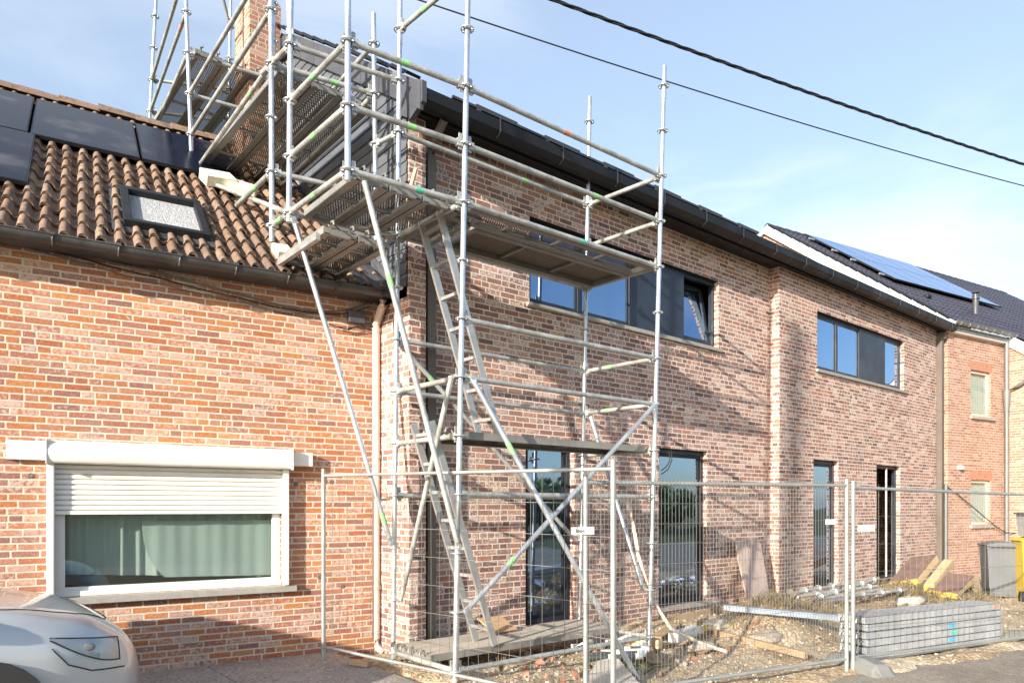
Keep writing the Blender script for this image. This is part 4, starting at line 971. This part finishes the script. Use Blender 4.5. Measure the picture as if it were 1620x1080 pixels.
# stacked steel planks beside the road
sd = Vector((9.75-7.43, 2.67-3.21, 0)).normalized(); sa = Vector((-sd.y, sd.x, 0)); base = None
LAB = ['bottom', 'second', 'third', 'fourth', 'fifth', 'topmost']
for i in range(6):
    z = -.10+i*.078; c0 = Vector((7.44, 3.24, z))+sd*.012*((i*37) % 5-2)+sa*.17; c1 = c0+sd*2.36
    t = thing('steel_plank', '%s galvanised steel plank of the stack beside the road'%LAB[i], 'scaffold plank', c0, 0, 'stacked steel planks')
    m_ = MB(); m_.poly([c0-sa*.16+Vector((0, 0, .072)), c1-sa*.16+Vector((0, 0, .072)), c1+sa*.16+Vector((0, 0, .072)), c0+sa*.16+Vector((0, 0, .072))]); 
    for k in (-1, 1): m_.bar(c0+sa*k*.15+Vector((0, 0, .034)), c1+sa*k*.15+Vector((0, 0, .034)), .02, .066); m_.bar(c0+sa*k*.125+Vector((0, 0, .006)), c1+sa*k*.125+Vector((0, 0, .006)), .05, .010)
    for c in (c0, c1): m_.bar(c-sa*.16+Vector((0, 0, .035)), c+sa*.16+Vector((0, 0, .035)), .02, .062)
    for c, e in ((c0, -1), (c1, 1)):
        for k in (-.1, .1): p = c+sa*k+Vector((0, 0, .04)); m_.path([p, p+sd*e*.04+Vector((0, 0, .02)), p+sd*e*.07, p+sd*e*.075+Vector((0, 0, -.03))], .012, 6)
    m_.build('deck', M['galv_stack'], t, world=True)
    if i in (1, 2, 3): m_ = MB(); c = c0.lerp(c1, .60)-sa*.1605+Vector((0, 0, .038)); m_.bar(c-sd*.06, c+sd*.06, .003, .05); m_.build('sticker', M[('plastic_blue', 'teal_tape', 'plastic_blue')[i-1]], t, world=True)
    if i == 5: m_ = MB(); c = c0.lerp(c1, .965)-sa*.1605+Vector((0, 0, .038)); m_.bar(c-sd*.05, c+sd*.05, .003, .035); m_.build('sticker', M['red_tape'], t, world=True)
# pile of standards lying by the wall
def lying(p0, p1, lab, n, r_=.0242):
    p0 = Vector(p0); p1 = Vector(p1); d = (p1-p0).normalized(); t = thing('scaffold_pole', lab, 'scaffold pole', p0, 0, 'scaffold poles lying by the wall')
    m_ = MB(); m_.tube(p0, p1, r_, 12); m_.build('tube', M['galv_old'], t, world=True)
    for i in range(n):
        m_ = MB(); c = p0.lerp(p1, (i+.5)/n); m_.torus(c, d, .054, .008, 16, 5); m_.torus(c, d, .032, .007, 12, 5)
        for k in range(4): a, b, _ = frame(d); e = a*math.cos(k*math.pi/2)+b*math.sin(k*math.pi/2); m_.bar(c+e*.03, c+e*.054, .012, .008)
        m_.build('rosette', M['galv'], t, world=True)
lying((9.1, 5.35, .22), (11.6, 5.35, .24), 'scaffold pole with ring rosettes lying nearest the wall', 6)
lying((9.3, 5.20, .20), (11.9, 5.05, .20), 'scaffold pole with ring rosettes, middle one of the heap', 5)
lying((9.8, 5.05, .16), (12.2, 5.15, .30), 'scaffold pole with rosettes crossing the heap at a slant', 5)
lying((10.2, 4.95, .14), (12.3, 4.75, .14), 'scaffold pole with rosettes in front of the heap', 4)
for i, (a, b) in enumerate((((8.9, 5.1, .13), (11.9, 4.95, .16)), ((9.2, 4.98, .12), (12.1, 4.85, .13)))):
    tag(MB().tube(a, b, .024, 12).build('steel_tube', M['galv_old']), ('plain steel tube lying under the poles with rosettes', 'plain steel tube lying in front of the other bare tube')[i], 'tube', 'bare tubes in the heap')
# blue-grey channel
p0, p1 = onZ(1150, 957, .34), onZ(1326, 973, .26)
t = MB(); t.bar(p0, p1, .10, .012); t.bar(p0+Vector((0, -.045, -.03)), p1+Vector((0, -.045, -.03)), .008, .06); t.bar(p0+Vector((0, .045, -.03)), p1+Vector((0, .045, -.03)), .008, .06)
tag(t.build('steel_channel', M['bluegrey']), 'long blue grey steel channel lying over the dirt heap', 'steel channel')
# leaning board
def wp(px, py, Y): return onY(px, py, Y)
pts = [wp(1183, 950, 5.95), wp(1218, 943, 5.95), wp(1209, 890, 6.02), wp(1204, 862, 6.06), wp(1198, 850, 6.07), wp(1165, 858, 6.07), wp(1168, 885, 6.04)]
pts[0].z = max(pts[0].z, -.05)
tag(MB().poly(pts, (.004, .018, 0)).build('board', M['ply']), 'dirty pinkish board leaning against the wall right of the tall window', 'board')
# timber beam, planks, sacks, cardboard
def timber(name, a, b, w, h, m_, lab, cat='timber', grp=None): return tag(MB().bar(a, b, w, h, (0, 0, 1)).build(name, M[m_], bevel=.004), lab, cat, grp)
timber('timber_beam', onZ(1132, 1000, .02), onZ(1276, 1036, -.02), .05, .07, 'wood_dark', 'long weathered timber beam lying on the sand behind the dense mesh')
timber('wood_offcut', onZ(556, 1046, .03), onZ(585, 1050, .03), .07, .05, 'wood_dark', 'short wooden offcut lying on the paving near the fence corner')
timber('wood_plank', onY(975, 1000, 6.0), onY(1130, 975, 6.0), .04, .13, 'wood_new', 'pale wooden plank lying along the wall behind the scaffold leg')
timber('wood_plank', onY(1050, 985, 5.9), onY(1150, 962, 5.9), .04, .10, 'wood_dark', 'brown wooden plank lying below the tall window sill')
timber('wood_batten', onZ(1070, 1000, .05), onZ(1165, 985, .05), .06, .04, 'yellow_paint', 'yellowish batten lying behind the white carton')
timber('wood_plank', onZ(1000, 1012, .0), onZ(1045, 1018, .0), .1, .10, 'wood_new', 'short pale block standing beside the scaffold leg')
o = tag(MB().poly([(0, 0, 0), (.34, .02, 0), (.30, .26, .12), (-.03, .24, .13)], (0, -.012, .012)).build('cardboard_sheet', M['cardboard']), 'brown cardboard sheet propped on the bottom deck by the door', 'cardboard'); put(o, (4.52, 5.74, .18))
t = thing('carton', 'white carton with a blue curl mark lying under the tall window', 'carton', onZ(1072, 1005, .06)); m_ = MB(); c = onZ(1065, 1008, .05); m_.bar(c, c+Vector((.62, .14, .0)), .12, .10, (0, 0, 1)); m_.build('box', M['plastic_white'], t, world=True)
m_ = MB(); m_.path([c+Vector((.40, .028, -.03))+Vector((.04*math.cos(a*.5), 0, .04+.035*math.sin(a*.5))) for a in range(2, 11)], .007, 5); m_.build('logo_curl', M['plastic_blue'], t, world=True)
def sack(x, y, z, r, sc, m_, lab, seed, cat='sack', name='sack', g='sacks on the site'): o = MB().blob((0, 0, 0), r, seed, .22, 3, sc).build(name, M[m_], smooth=True); put(o, (x, y, z-.04)); o.scale = (.8, .8, .8); return tag(o, lab, cat, g)
p = onZ(1135, 985, .1); sack(p.x, p.y, .12, .16, (1.5, .9, .55), 'bag', 'pale half buried sack below the tall window', 1)
p = onZ(1095, 990, .1); sack(p.x, p.y, .08, .13, (1.6, .9, .5), 'bag', 'smaller pale sack beside the white carton', 2)
p = onZ(1440, 955, .05); sack(p.x, p.y, .12, .22, (1.9, .9, .45), 'bag', 'long pale sack beneath the yellow edged boards', 3)
p = onZ(1110, 1020, 0); sack(p.x, p.y, .02, .17, (1.6, .8, .4), 'stones', 'grey lump of old mortar on the sand', 4, 'rubble lump', 'mortar_lump', None)
p = onZ(1215, 1010, 0); sack(p.x, p.y, .05, .20, (1.9, .8, .5), 'stones', 'dark clod of earth at the foot of the dirt heap', 5, 'rubble lump', 'earth_clod', None)
p = onZ(700, 1040, -.0); 
t = MB()
for k in range(26): a = random.uniform(0, 6.3); l = random.uniform(.05, .17); c = Vector((4.02, 4.99, .0)); t.tube(c, c+Vector((math.cos(a)*.05, math.sin(a)*.05, l)), .006, 4, .001)
tag(t.build('dead_plant', M['weed']), 'small dead brown plant tuft behind the front scaffold leg', 'plant')
# pipes bundle
for i in range(4):
    a = onZ(925+i*13, 1040-i*4, .02+.02*(i % 2)); b = a+Vector((.44-.05*i, -.36+.03*i, .02)); t = thing('plastic_pipe', ['black striped plastic pipe nearest the fence', 'black plastic pipe second in the small bundle', 'pale end of plastic pipe in the middle of the bundle', 'thin plastic pipe at the back of the small bundle'][i], 'pipe', a, 0, 'plastic pipes under the scaffold')
    MB().tube(a, b, .032, 12).build('tube', M['black_pipe'] if i != 2 else M['plastic_white'], t, world=True)
    m_ = MB(); c = a.lerp(b, .45); d = (b-a).normalized(); m_.tube(c-d*.03, c+d*.03, .033, 12); m_.tube(b-d*.08, b, .034, 12); m_.build('white_stripe', M['plastic_white'], t, world=True)
for i, (px, py, z, L) in enumerate(((960, 1015, .05, .5), (905, 1022, .03, .35), (985, 1028, .02, .4))):
    a = onZ(px, py, z); tag(MB().path([a, a+Vector((L*.5, -.05, .03)), a+Vector((L, .05, 0))], .028, 8).build('plastic_wrap', M['plastic_white']), ['rolled white plastic film behind the pipe bundle', 'short roll of white film under the bottom deck', 'white film strip right of the pipe bundle'][i], 'plastic film', 'rolls of white film')
tag(MB().poly([onZ(925, 1079, -.02), onZ(968, 1090, -.02), onZ(1010, 1082, .0), onZ(975, 1040, .0), onZ(945, 1048, .0)], (0, 0, .02)).build('stone_slab', simple('pale_slab', (.52,.48,.42), .9, 0, .08, 9)), 'pale broken slab lying behind the paired front posts', 'slab')
# bent lath
pts = [Vector(v) for v in ((5.98, 5.15, 1.45), (6.05, 5.1, .95), (6.12, 4.98, .5), (6.22, 4.8, .18), (6.42, 4.52, .02), (6.62, 4.35, -.06))]
m_ = MB(); m_.path(pts, .022, 6); tag(m_.build('bent_lath', M['lath']), 'bent pale wooden lath leaning on the right scaffold leg', 'lath')
# insulated / shuttering panels with yellow edges
def shutter_panel(loc, rot, size, lab, top='film_ply'):
    t = thing('shuttering_panel', lab, 'shuttering panel', loc, 0, 'yellow edged shuttering panels'); a, b, c = size
    Mx = Matrix.Translation(loc) @ Euler(rot).to_matrix().to_4x4()
    for nm, lo, hi, mm in (('board', (0, 0, c-.02), (a, b, c), top), ('edge_beam', (-.004, -.004, 0), (.05, b+.004, c-.021), 'yellow_paint'), ('edge_beam', (.052, -.004, 0), (a, .05, c-.021), 'wood_new'), ('edge_beam', (.052, b-.05, 0), (a, b+.004, c-.021), 'wood_new')):
        m_ = MB(); m_.box(lo, hi, Mx); m_.build(nm, M[mm], t, world=True)
shutter_panel((12.95, 4.80, .14), (R(-12), R(-13), R(8)), (1.5, .44, .15), 'left shuttering panel with yellow painted end lying tilted against the wall')
shutter_panel((13.05, 4.60, .06), (R(-4), R(-12), R(8)), (1.6, .15, .13), 'narrow shuttering beam with yellow end between the two wider panels', 'wood_new')
shutter_panel((12.97, 4.24, -.02), (R(4), R(-10), R(5)), (1.15, .44, .11), 'right shuttering panel with yellow painted end and brown face')
for k_, (x_, y_, a_, l_, lb_) in enumerate(((6.6, 5.3, .35, .8, 'short weathered plank lying under the tall window near the white carton'), (8.4, 5.55, -.1, 1.2, 'weathered plank lying on the earth at the foot of the leaning board'), (5.6, 4.5, .9, .6, 'short plank lying on the gravel in front of the right scaffold leg'), (11.6, 5.35, .2, 1.3, 'weathered plank lying flat by the wall beneath the door sill'), (11.9, 5.05, -.15, 1.1, 'weathered plank lying beside the heap of poles'), (12.2, 4.55, .5, .9, 'weathered plank lying askew before the shuttering panels'))):
    a0 = Vector((x_, y_, dirt_z(x_, y_)+.05)); timber('wood_plank', a0, a0+Vector((l_*math.cos(a_), l_*math.sin(a_), .05)), .14, .025, 'wood_dark', lb_)
# bins
def bin_(name, loc, rz, w, d, h, m_, lab, body=None):
    B = thing(name, lab, 'bin', loc, rz); P = []
    for z, k in ((.05, .80), (h*.5, .88), (h-.10, .97), (h-.10, 1.0), (h-.05, 1.0)): P.append([(-w/2*k, -d/2*k, z), (w/2*k, -d/2*k, z), (w/2*k, d/2*k, z), (-w/2*k, d/2*k, z), (-w/2*k, -d/2*k, z)])
    mb = MB(); mb.grid(P, False); mb.poly(P[0][:4]); mb.build('body', M[m_], B, bevel=.01)
    mb = MB(); L = []
    for x, z in ((-w/2-.02, h-.048), (-w/2, h-.02), (-w*.2, h+.015), (w*.2, h+.015), (w/2, h-.02), (w/2+.02, h-.048)): L.append([(x, -d/2-.03, z-.01), (x, -d/2+.03, z+.004), (x, d/2, z+.012), (x, d/2+.05, z)])
    mb.grid(L, False); mb.poly([l[0] for l in L]); mb.poly([l[-1] for l in L][::-1]); mb.build('lid', M[m_], B)
    mb = MB(); mb.tube((-w/2+.03, d/2+.06, h-.05), (w/2-.03, d/2+.06, h-.05), .014, 8); mb.build('handle', M[m_], B)
    for s_ in (-1, 1): mb = MB(); mb.tube((s_*(w/2-.04), d/2-.04, .10), (s_*(w/2+.02), d/2-.04, .10), .10, 16); mb.build('wheel', M['rubber'], B)
    return B
pb = onZ(1588, 946, -.12); bin_('wheelie_bin', (pb.x+.1, pb.y+.1, -.13), R(120), .50, .58, .98, 'bin_grey', 'grey wheelie bin standing beside the yellow one at the right wall')
pb = onZ(1631, 950, -.12); b_ = bin_('wheelie_bin', (pb.x, pb.y-.05, -.13), R(120), .52, .60, 1.08, 'bin_yellow', 'yellow wheelie bin cut by the right edge of the photo')
pc = Vector((pb.x, pb.y-.05, .98)); t = thing('storage_crate', 'pale grey plastic crate standing on top of the yellow bin', 'crate', pc, R(30)); m_ = MB(); P = []
for z, k in ((0, .88), (.38, 1.0)): P.append([(-.25*k, -.2*k, z), (.25*k, -.2*k, z), (.25*k, .2*k, z), (-.25*k, .2*k, z), (-.25*k, -.2*k, z)])
m_.grid(P, False); m_.poly(P[0][:4]); m_.build('box', simple('pale_crate', (.50,.53,.52), .5), t, bevel=.01); m_ = MB(); m_.box((-.28, -.23, .381), (.28, .23, .41)); m_.build('lid', M['bin_grey'], t)
# rubble, gravel, weeds (stuff)
rg = random.Random(21); st = MB()
def scatter(mb, n, x0, x1, y0, y1, smin, smax, seed):
    r_ = random.Random(seed)
    for _ in range(n):
        x, y = r_.uniform(x0, x1), r_.uniform(y0, y1)
        if y < edge_y(x)+.0: continue
        s_ = smin+(smax-smin)*r_.random()**3; z = dirt_z(x, y); Mx = Matrix.Translation((x, y, z+s_*.2)) @ Euler((r_.uniform(0, 3), r_.uniform(0, 3), r_.uniform(0, 3))).to_matrix().to_4x4()
        k = [r_.uniform(.5, 1) for _ in range(3)]
        vs = [Mx @ Vector((a*k[0]*s_*r_.uniform(.7, 1.1), b*k[1]*s_*r_.uniform(.7, 1.1), c*k[2]*s_*r_.uniform(.7, 1.1))) for a, b, c in ((-1,-1,-1),(1,-1,-1),(1,1,-1),(-1,1,-1),(-1,-1,1),(1,-1,1),(1,1,1),(-1,1,1))]
        mb.add(vs, [(0,3,2,1),(4,5,6,7),(0,1,5,4),(1,2,6,5),(2,3,7,6),(3,0,4,7)])
scatter(st, 1900, 3.3, 8.0, 3.4, 6.1, .004, .018, 1); scatter(st, 1600, 7, 15, 2.7, 6.0, .004, .02, 2); scatter(st, 70, 4, 12, 4.2, 6.0, .02, .045, 3)
tag(st.build('gravel', M['stones']), 'pale gravel and rubble scattered over the sandy building site', 'gravel', kind='stuff')
st = MB(); scatter(st, 130, 4.2, 7.6, 4.3, 6.0, .015, .05, 7); tag(st.build('brick_rubble', simple('brick_rubble', (.36,.17,.11), .9, 0, .3, 3)), 'reddish brick fragments scattered under and beside the scaffold', 'rubble', kind='stuff')
def weeds(name, lab, spots, m_, seed, n=160, h=.16):
    w_ = MB(); r_ = random.Random(seed)
    for (x, y, rx, ry) in spots:
        for _ in range(n):
            a, b = x+r_.gauss(0, rx), y+r_.gauss(0, ry); z = dirt_z(a, b)-.01; l = h*r_.uniform(.4, 1.2); p0 = Vector((a, b, z)); p1 = p0+Vector((r_.gauss(0, .05), r_.gauss(0, .05), l*.6)); p2 = p1+Vector((r_.gauss(0, .07), r_.gauss(0, .07), l*.4)); e = Vector((r_.uniform(-1, 1), r_.uniform(-1, 1), 0)).normalized()*.004
            w_.add([p0-e, p0+e, p1+e, p2, p1-e], [(0, 1, 2, 3, 4)])
    return tag(w_.build(name, M[m_]), lab, 'weeds', kind='stuff')
weeds('dry_weeds', 'dry brown weeds growing around the shuttering panels and bins', [(12.3, 4.6, .35, .2), (13.3, 4.2, .45, .2), (14.0, 4.6, .5, .3), (7.9, 4.6, .35, .18), (8.6, 4.7, .5, .2), (9.3, 4.9, .4, .25), (12.9, 5.2, .5, .3)], 'weed', 4, 420)
weeds('green_weeds', 'low green weeds growing at the foot of the neighbour wall', [(14.8, 5.3, .5, .12), (5.4, 4.7, .3, .2), (15.5, 5.1, .6, .15)], 'weedg', 5, 260, .09)

# ================================================================== car (parked, nose at the lower left)
CARO = (-3.15, 5.50, .0)
CAR = thing('parked_car', 'silver hatchback parked by the orange wall, only its bonnet in view', 'car', CARO, 0)
def car_body():
    L = 4.25; n = 34; P = []
    def lerp(tab, u):
        for (a, b), (c, d) in zip(tab, tab[1:]):
            if a <= u <= c: t = (u-a)/(c-a); t = t*t*(3-2*t); return b+(d-b)*t
        return tab[-1][1]
    deck = [(0, .80), (.15, .92), (.55, .95), (1.0, .98), (2.4, .98), (3.05, .99), (3.5, .955), (3.85, .885), (4.08, .78), (4.2, .62), (4.25, .5)]
    half = [(0, .70), (.12, .80), (.6, .86), (3.2, .86), (3.7, .83), (3.95, .76), (4.12, .64), (4.22, .48), (4.25, .30)]
    for i in range(n+1):
        x = L*i/n; x = L*(1-(1-i/n)**1.25) if i/n > .0 else 0
        h = lerp(deck, x); w = lerp(half, x); zb = .20+.06*max(0, (x-3.6)/.65)
        row = []
        for (fy, fz) in ((.0, 0), (.80, 0), (.96, .10), (1.0, .35), (1.0, .62), (.965, .82), (.90, .94), (.70, .985), (.35, 1.0), (0, 1.01)):
            row.append((fy*w, zb+(h-zb)*fz))
        full = [(x, -y, z) for y, z in row]+[(x, y, z) for y, z in row[::-1]][1:-1]; full.append(full[0]); P.append(full)
    mb = MB(); mb.grid(P); mb.poly(P[0][:-1]); mb.poly(P[-1][:-1][::-1])
    body = mb.build('body', M['paint'], CAR, subsurf=1, smooth=True)
    bpy.context.view_layer.update(); ev = body.evaluated_get(bpy.context.evaluated_depsgraph_get())
    def snap(o, d):
        ok, loc, nrm, _ = ev.ray_cast(Vector(o), Vector(d).normalized()); return (loc, nrm) if ok else (None, None)
    def seam(pts, d, r_=.0045, name='panel_gap'):
        out = []
        for a, b in zip(pts, pts[1:]):
            for j in range(8):
                p = Vector(a).lerp(Vector(b), j/8); l, n_ = snap(p, d)
                if l: out.append(l+n_*.0005)
        if len(out) > 2: m_ = MB(); m_.path(out, r_, 6); m_.build(name, M['rubber'], CAR)
    for s_ in (-1, 1):
        seam([(3.02, s_*.66, 2), (3.5, s_*.67, 2), (3.85, s_*.60, 2), (4.02, s_*.45, 2), (4.07, s_*.2, 2), (4.08, 0, 2)], (0, 0, -1))
        seam([(3.1, s_*2, .80), (3.1, s_*2, .35)], (0, -s_, 0)); seam([(3.70, s_*2, .70), (3.78, s_*2, .60), (3.9, s_*2, .545), (4.12, s_*2, .52)], (0, -s_, 0))
        G_ = []
        for i in range(13):
            t = i/12; x = 3.74+.40*t; top = .760-.055*t; bot = top-.015-.115*math.sin(min(1, t*1.15)*math.pi*.5)
            row = []
            for k in range(5):
                l, n_ = snap((x+.25, s_*2.0, top+(bot-top)*k/4), (-.25, -s_*1.0, 0))
                if l is None: break
                row.append(l+n_*.006)
            if len(row) == 5: G_.append(row)
        if len(G_) > 2:
            hl = MB().grid(G_).build('headlight', M['lamp_glass'], CAR, smooth=True)
            c = G_[len(G_)//2][2]; m_ = MB(); m_.blob(c+Vector((0, s_*.0, 0)), .03, 1, .0, 2, (1.3, .25, .8)); m_.build('lamp_reflector', M['zinc'], hl, smooth=True)
            b_ = [g[0] for g in G_]+[G_[-1][k] for k in range(1, 5)]+[g[-1] for g in G_[::-1]]; m_ = MB(); m_.path(b_, .004, 5); m_.build('lamp_gasket', M['rubber'], hl)
    # cabin
    prof = [(.12, .93), (.35, 1.30), (.75, 1.44), (1.6, 1.48), (2.2, 1.42), (2.75, 1.18), (3.12, .97)]
    P = []
    for (x, z) in prof:
        w = .80-.20*((z-.93)/.55); zz = .90
        P.append([(x, -.80, zz), (x, -w-.01, (zz+z)/2+.05 if z > 1 else z), (x, -w*.93, z-.04 if z > 1 else z), (x, -w*.6, z), (x, 0, z+.015), (x, w*.6, z), (x, w*.93, z-.04 if z > 1 else z), (x, w+.01, (zz+z)/2+.05 if z > 1 else z), (x, .80, zz)])
    mb = MB(); mb.grid(P); mb.build('windows', M['glass'], CAR, smooth=True)
    mb = MB(); P2_ = [[(x, y*.97, z+.012) for y, z in ((-w_, z_-.02), (-w_*.5, z_+.004), (0, z_+.014), (w_*.5, z_+.004), (w_, z_-.02))] for x, z_, w_ in ((.5, 1.40, .58), (.8, 1.45, .6), (1.6, 1.49, .6), (2.15, 1.44, .6))]
    mb.grid(P2_); mb.build('roof_skin', M['paint'], CAR, smooth=True)
    # bonnet shut line and crease, headlights, grille, wheels
    for s_ in (-1, 1):
        mb = MB(); mb.blob((2.85, s_*.95, 1.0), .10, 2, .03, 2, (.7, 1, .65)); mb.build('wing_mirror', M['paint'], CAR, smooth=True)
    mb = MB(); mb.box((4.15, -.30, .40), (4.256, .30, .52)); mb.build('grille', M['rubber'], CAR, bevel=.03)
    for x in (.75, 3.35):
        for s_ in (-1, 1):
            w_ = thing('wheel', 'x', 'x'); del w_['label']; del w_['category']; w_.parent = CAR; w_.location = (x, s_*.76, .31)
            mb = MB(); mb.torus((0, 0, 0), (0, 1, 0), .245, .075, 28, 10); mb.build('tyre', M['rubber'], w_)
            mb = MB(); mb.tube((0, -.05, 0), (0, .05, 0), .19, 24)
            for k in range(5): a = k*2*math.pi/5; mb.bar((0, s_*.075, 0), (.19*math.cos(a), s_*.07, .19*math.sin(a)), .05, .02)
            mb.build('rim', M['alu'], w_)
            mb = MB(); mb.tube((x, s_*.70, .33), (x, s_*.868, .33), .355, 28); mb.build('wheel_arch', M['rubber'], CAR)
car_body()

# ================================================================== cables, pole, distant trees (seen in the glass)
def cable(p0, p1, ext0, ext1, r_, sag, name, lab, twist=False):
    p0 = Vector(p0); p1 = Vector(p1); d = p1-p0; a = p0-d*ext0; b = p1+d*ext1; n = 160 if twist else 60; L = (b-a).length
    m_ = MB(); fr_ = frame(b-a)
    for s_ in range(3 if twist else 1):
        pts = []
        for i in range(n+1):
            t = i/n; c = a.lerp(b, t)+Vector((0, 0, -sag*4*t*(1-t)))
            if twist: ph = t*L*7+s_*2.09; c = c+fr_[0]*r_*1.05*math.cos(ph)+fr_[1]*r_*1.05*math.sin(ph)
            pts.append(c)
        m_.path(pts, r_, 5)
    tag(m_.build(name, M['black_cable']), lab, 'cable', 'overhead cables')
ca, cb_ = hit(880, -8, (0, 0, 8.0), (0, 0, 1)), hit(1620, 249, (0, 0, 8.0), (0, 0, 1)); cable(ca, cb_, .25, .5, .013, .16, 'overhead_cable', 'thick twisted black overhead cable, upper one crossing the sky', True)
ca, cb_ = hit(700, 1, (0, 0, 8.0), (0, 0, 1)), hit(1620, 281, (0, 0, 8.0), (0, 0, 1)); cable(ca, cb_, .2, .4, .010, .22, 'overhead_cable', 'thin black overhead cable, lower one crossing the sky')
t = thing('utility_pole', 'wooden utility pole standing left of the viewpoint, casting its shadow on the wall', 'utility pole', (-6.2, 1.05, -.1))
MB().tube((-6.2, 1.05, -.2), (-5.35, 1.1, 9.9), .12, 14, .09).build('shaft', M['bark'], t, world=True)
MB().bar((-5.75, .98, 9.3), (-4.95, 1.22, 9.3), .08, .08).build('crossarm', M['bark'], t, world=True)
def tree(x, y, h, r_, seed, lab):
    T = thing('tree', lab, 'tree', (x, y, -.2), 0, 'trees across the road'); rr_ = random.Random(seed)
    m_ = MB(); m_.path([(x, y, -.2), (x+.1, y, h*.3), (x-.1, y+.1, h*.7)], .2, 8, [.22, .16, .06])
    for k in range(6): a = rr_.uniform(0, 6.3); z = h*rr_.uniform(.25, .6); m_.path([(x, y, z), (x+math.cos(a)*r_*.5, y+math.sin(a)*r_*.5, z+h*.2)], .06, 6, [.07, .02])
    m_.build('trunk', M['bark'], T, world=True); c_ = MB()
    for k in range(1500):
        u = Vector((rr_.gauss(0, 1), rr_.gauss(0, 1), rr_.gauss(0, 1))).normalized()*rr_.random()**.4; n_ = 1+.35*noise.noise(u*2+Vector((seed, 0, 0)))
        c = Vector((x, y, h*.5))+Vector((u.x*r_, u.y*r_, u.z*h*.45))*n_; a = Vector((rr_.gauss(0, 1), rr_.gauss(0, 1), rr_.gauss(0, 1))).normalized()*.16; b = a.orthogonal().normalized()*.16
        c_.poly([c-a-b, c+a-b, c+a+b, c-a+b])
    c_.build('crown', M['foliage'], T, world=True)
for i, (x, y, h, r_) in enumerate(((12, -18, 2.6, 2.8), (17.5, -19, 3.1, 3.0), (23, -17, 2.4, 2.6), (29, -21, 3.4, 3.4), (36, -19, 2.8, 3.0), (44, -22, 3.0, 3.5))):
    tree(x, y, h, r_, i, ['low bushy tree across the road opposite the first glass door', 'round crowned tree, second of the row across the road', 'smallest tree of the row across the road', 'tallest tree of the row across the road', 'broad tree, fifth of the row across the road', 'last tree of the row across the road'][i])
bpy.context.view_layer.update()
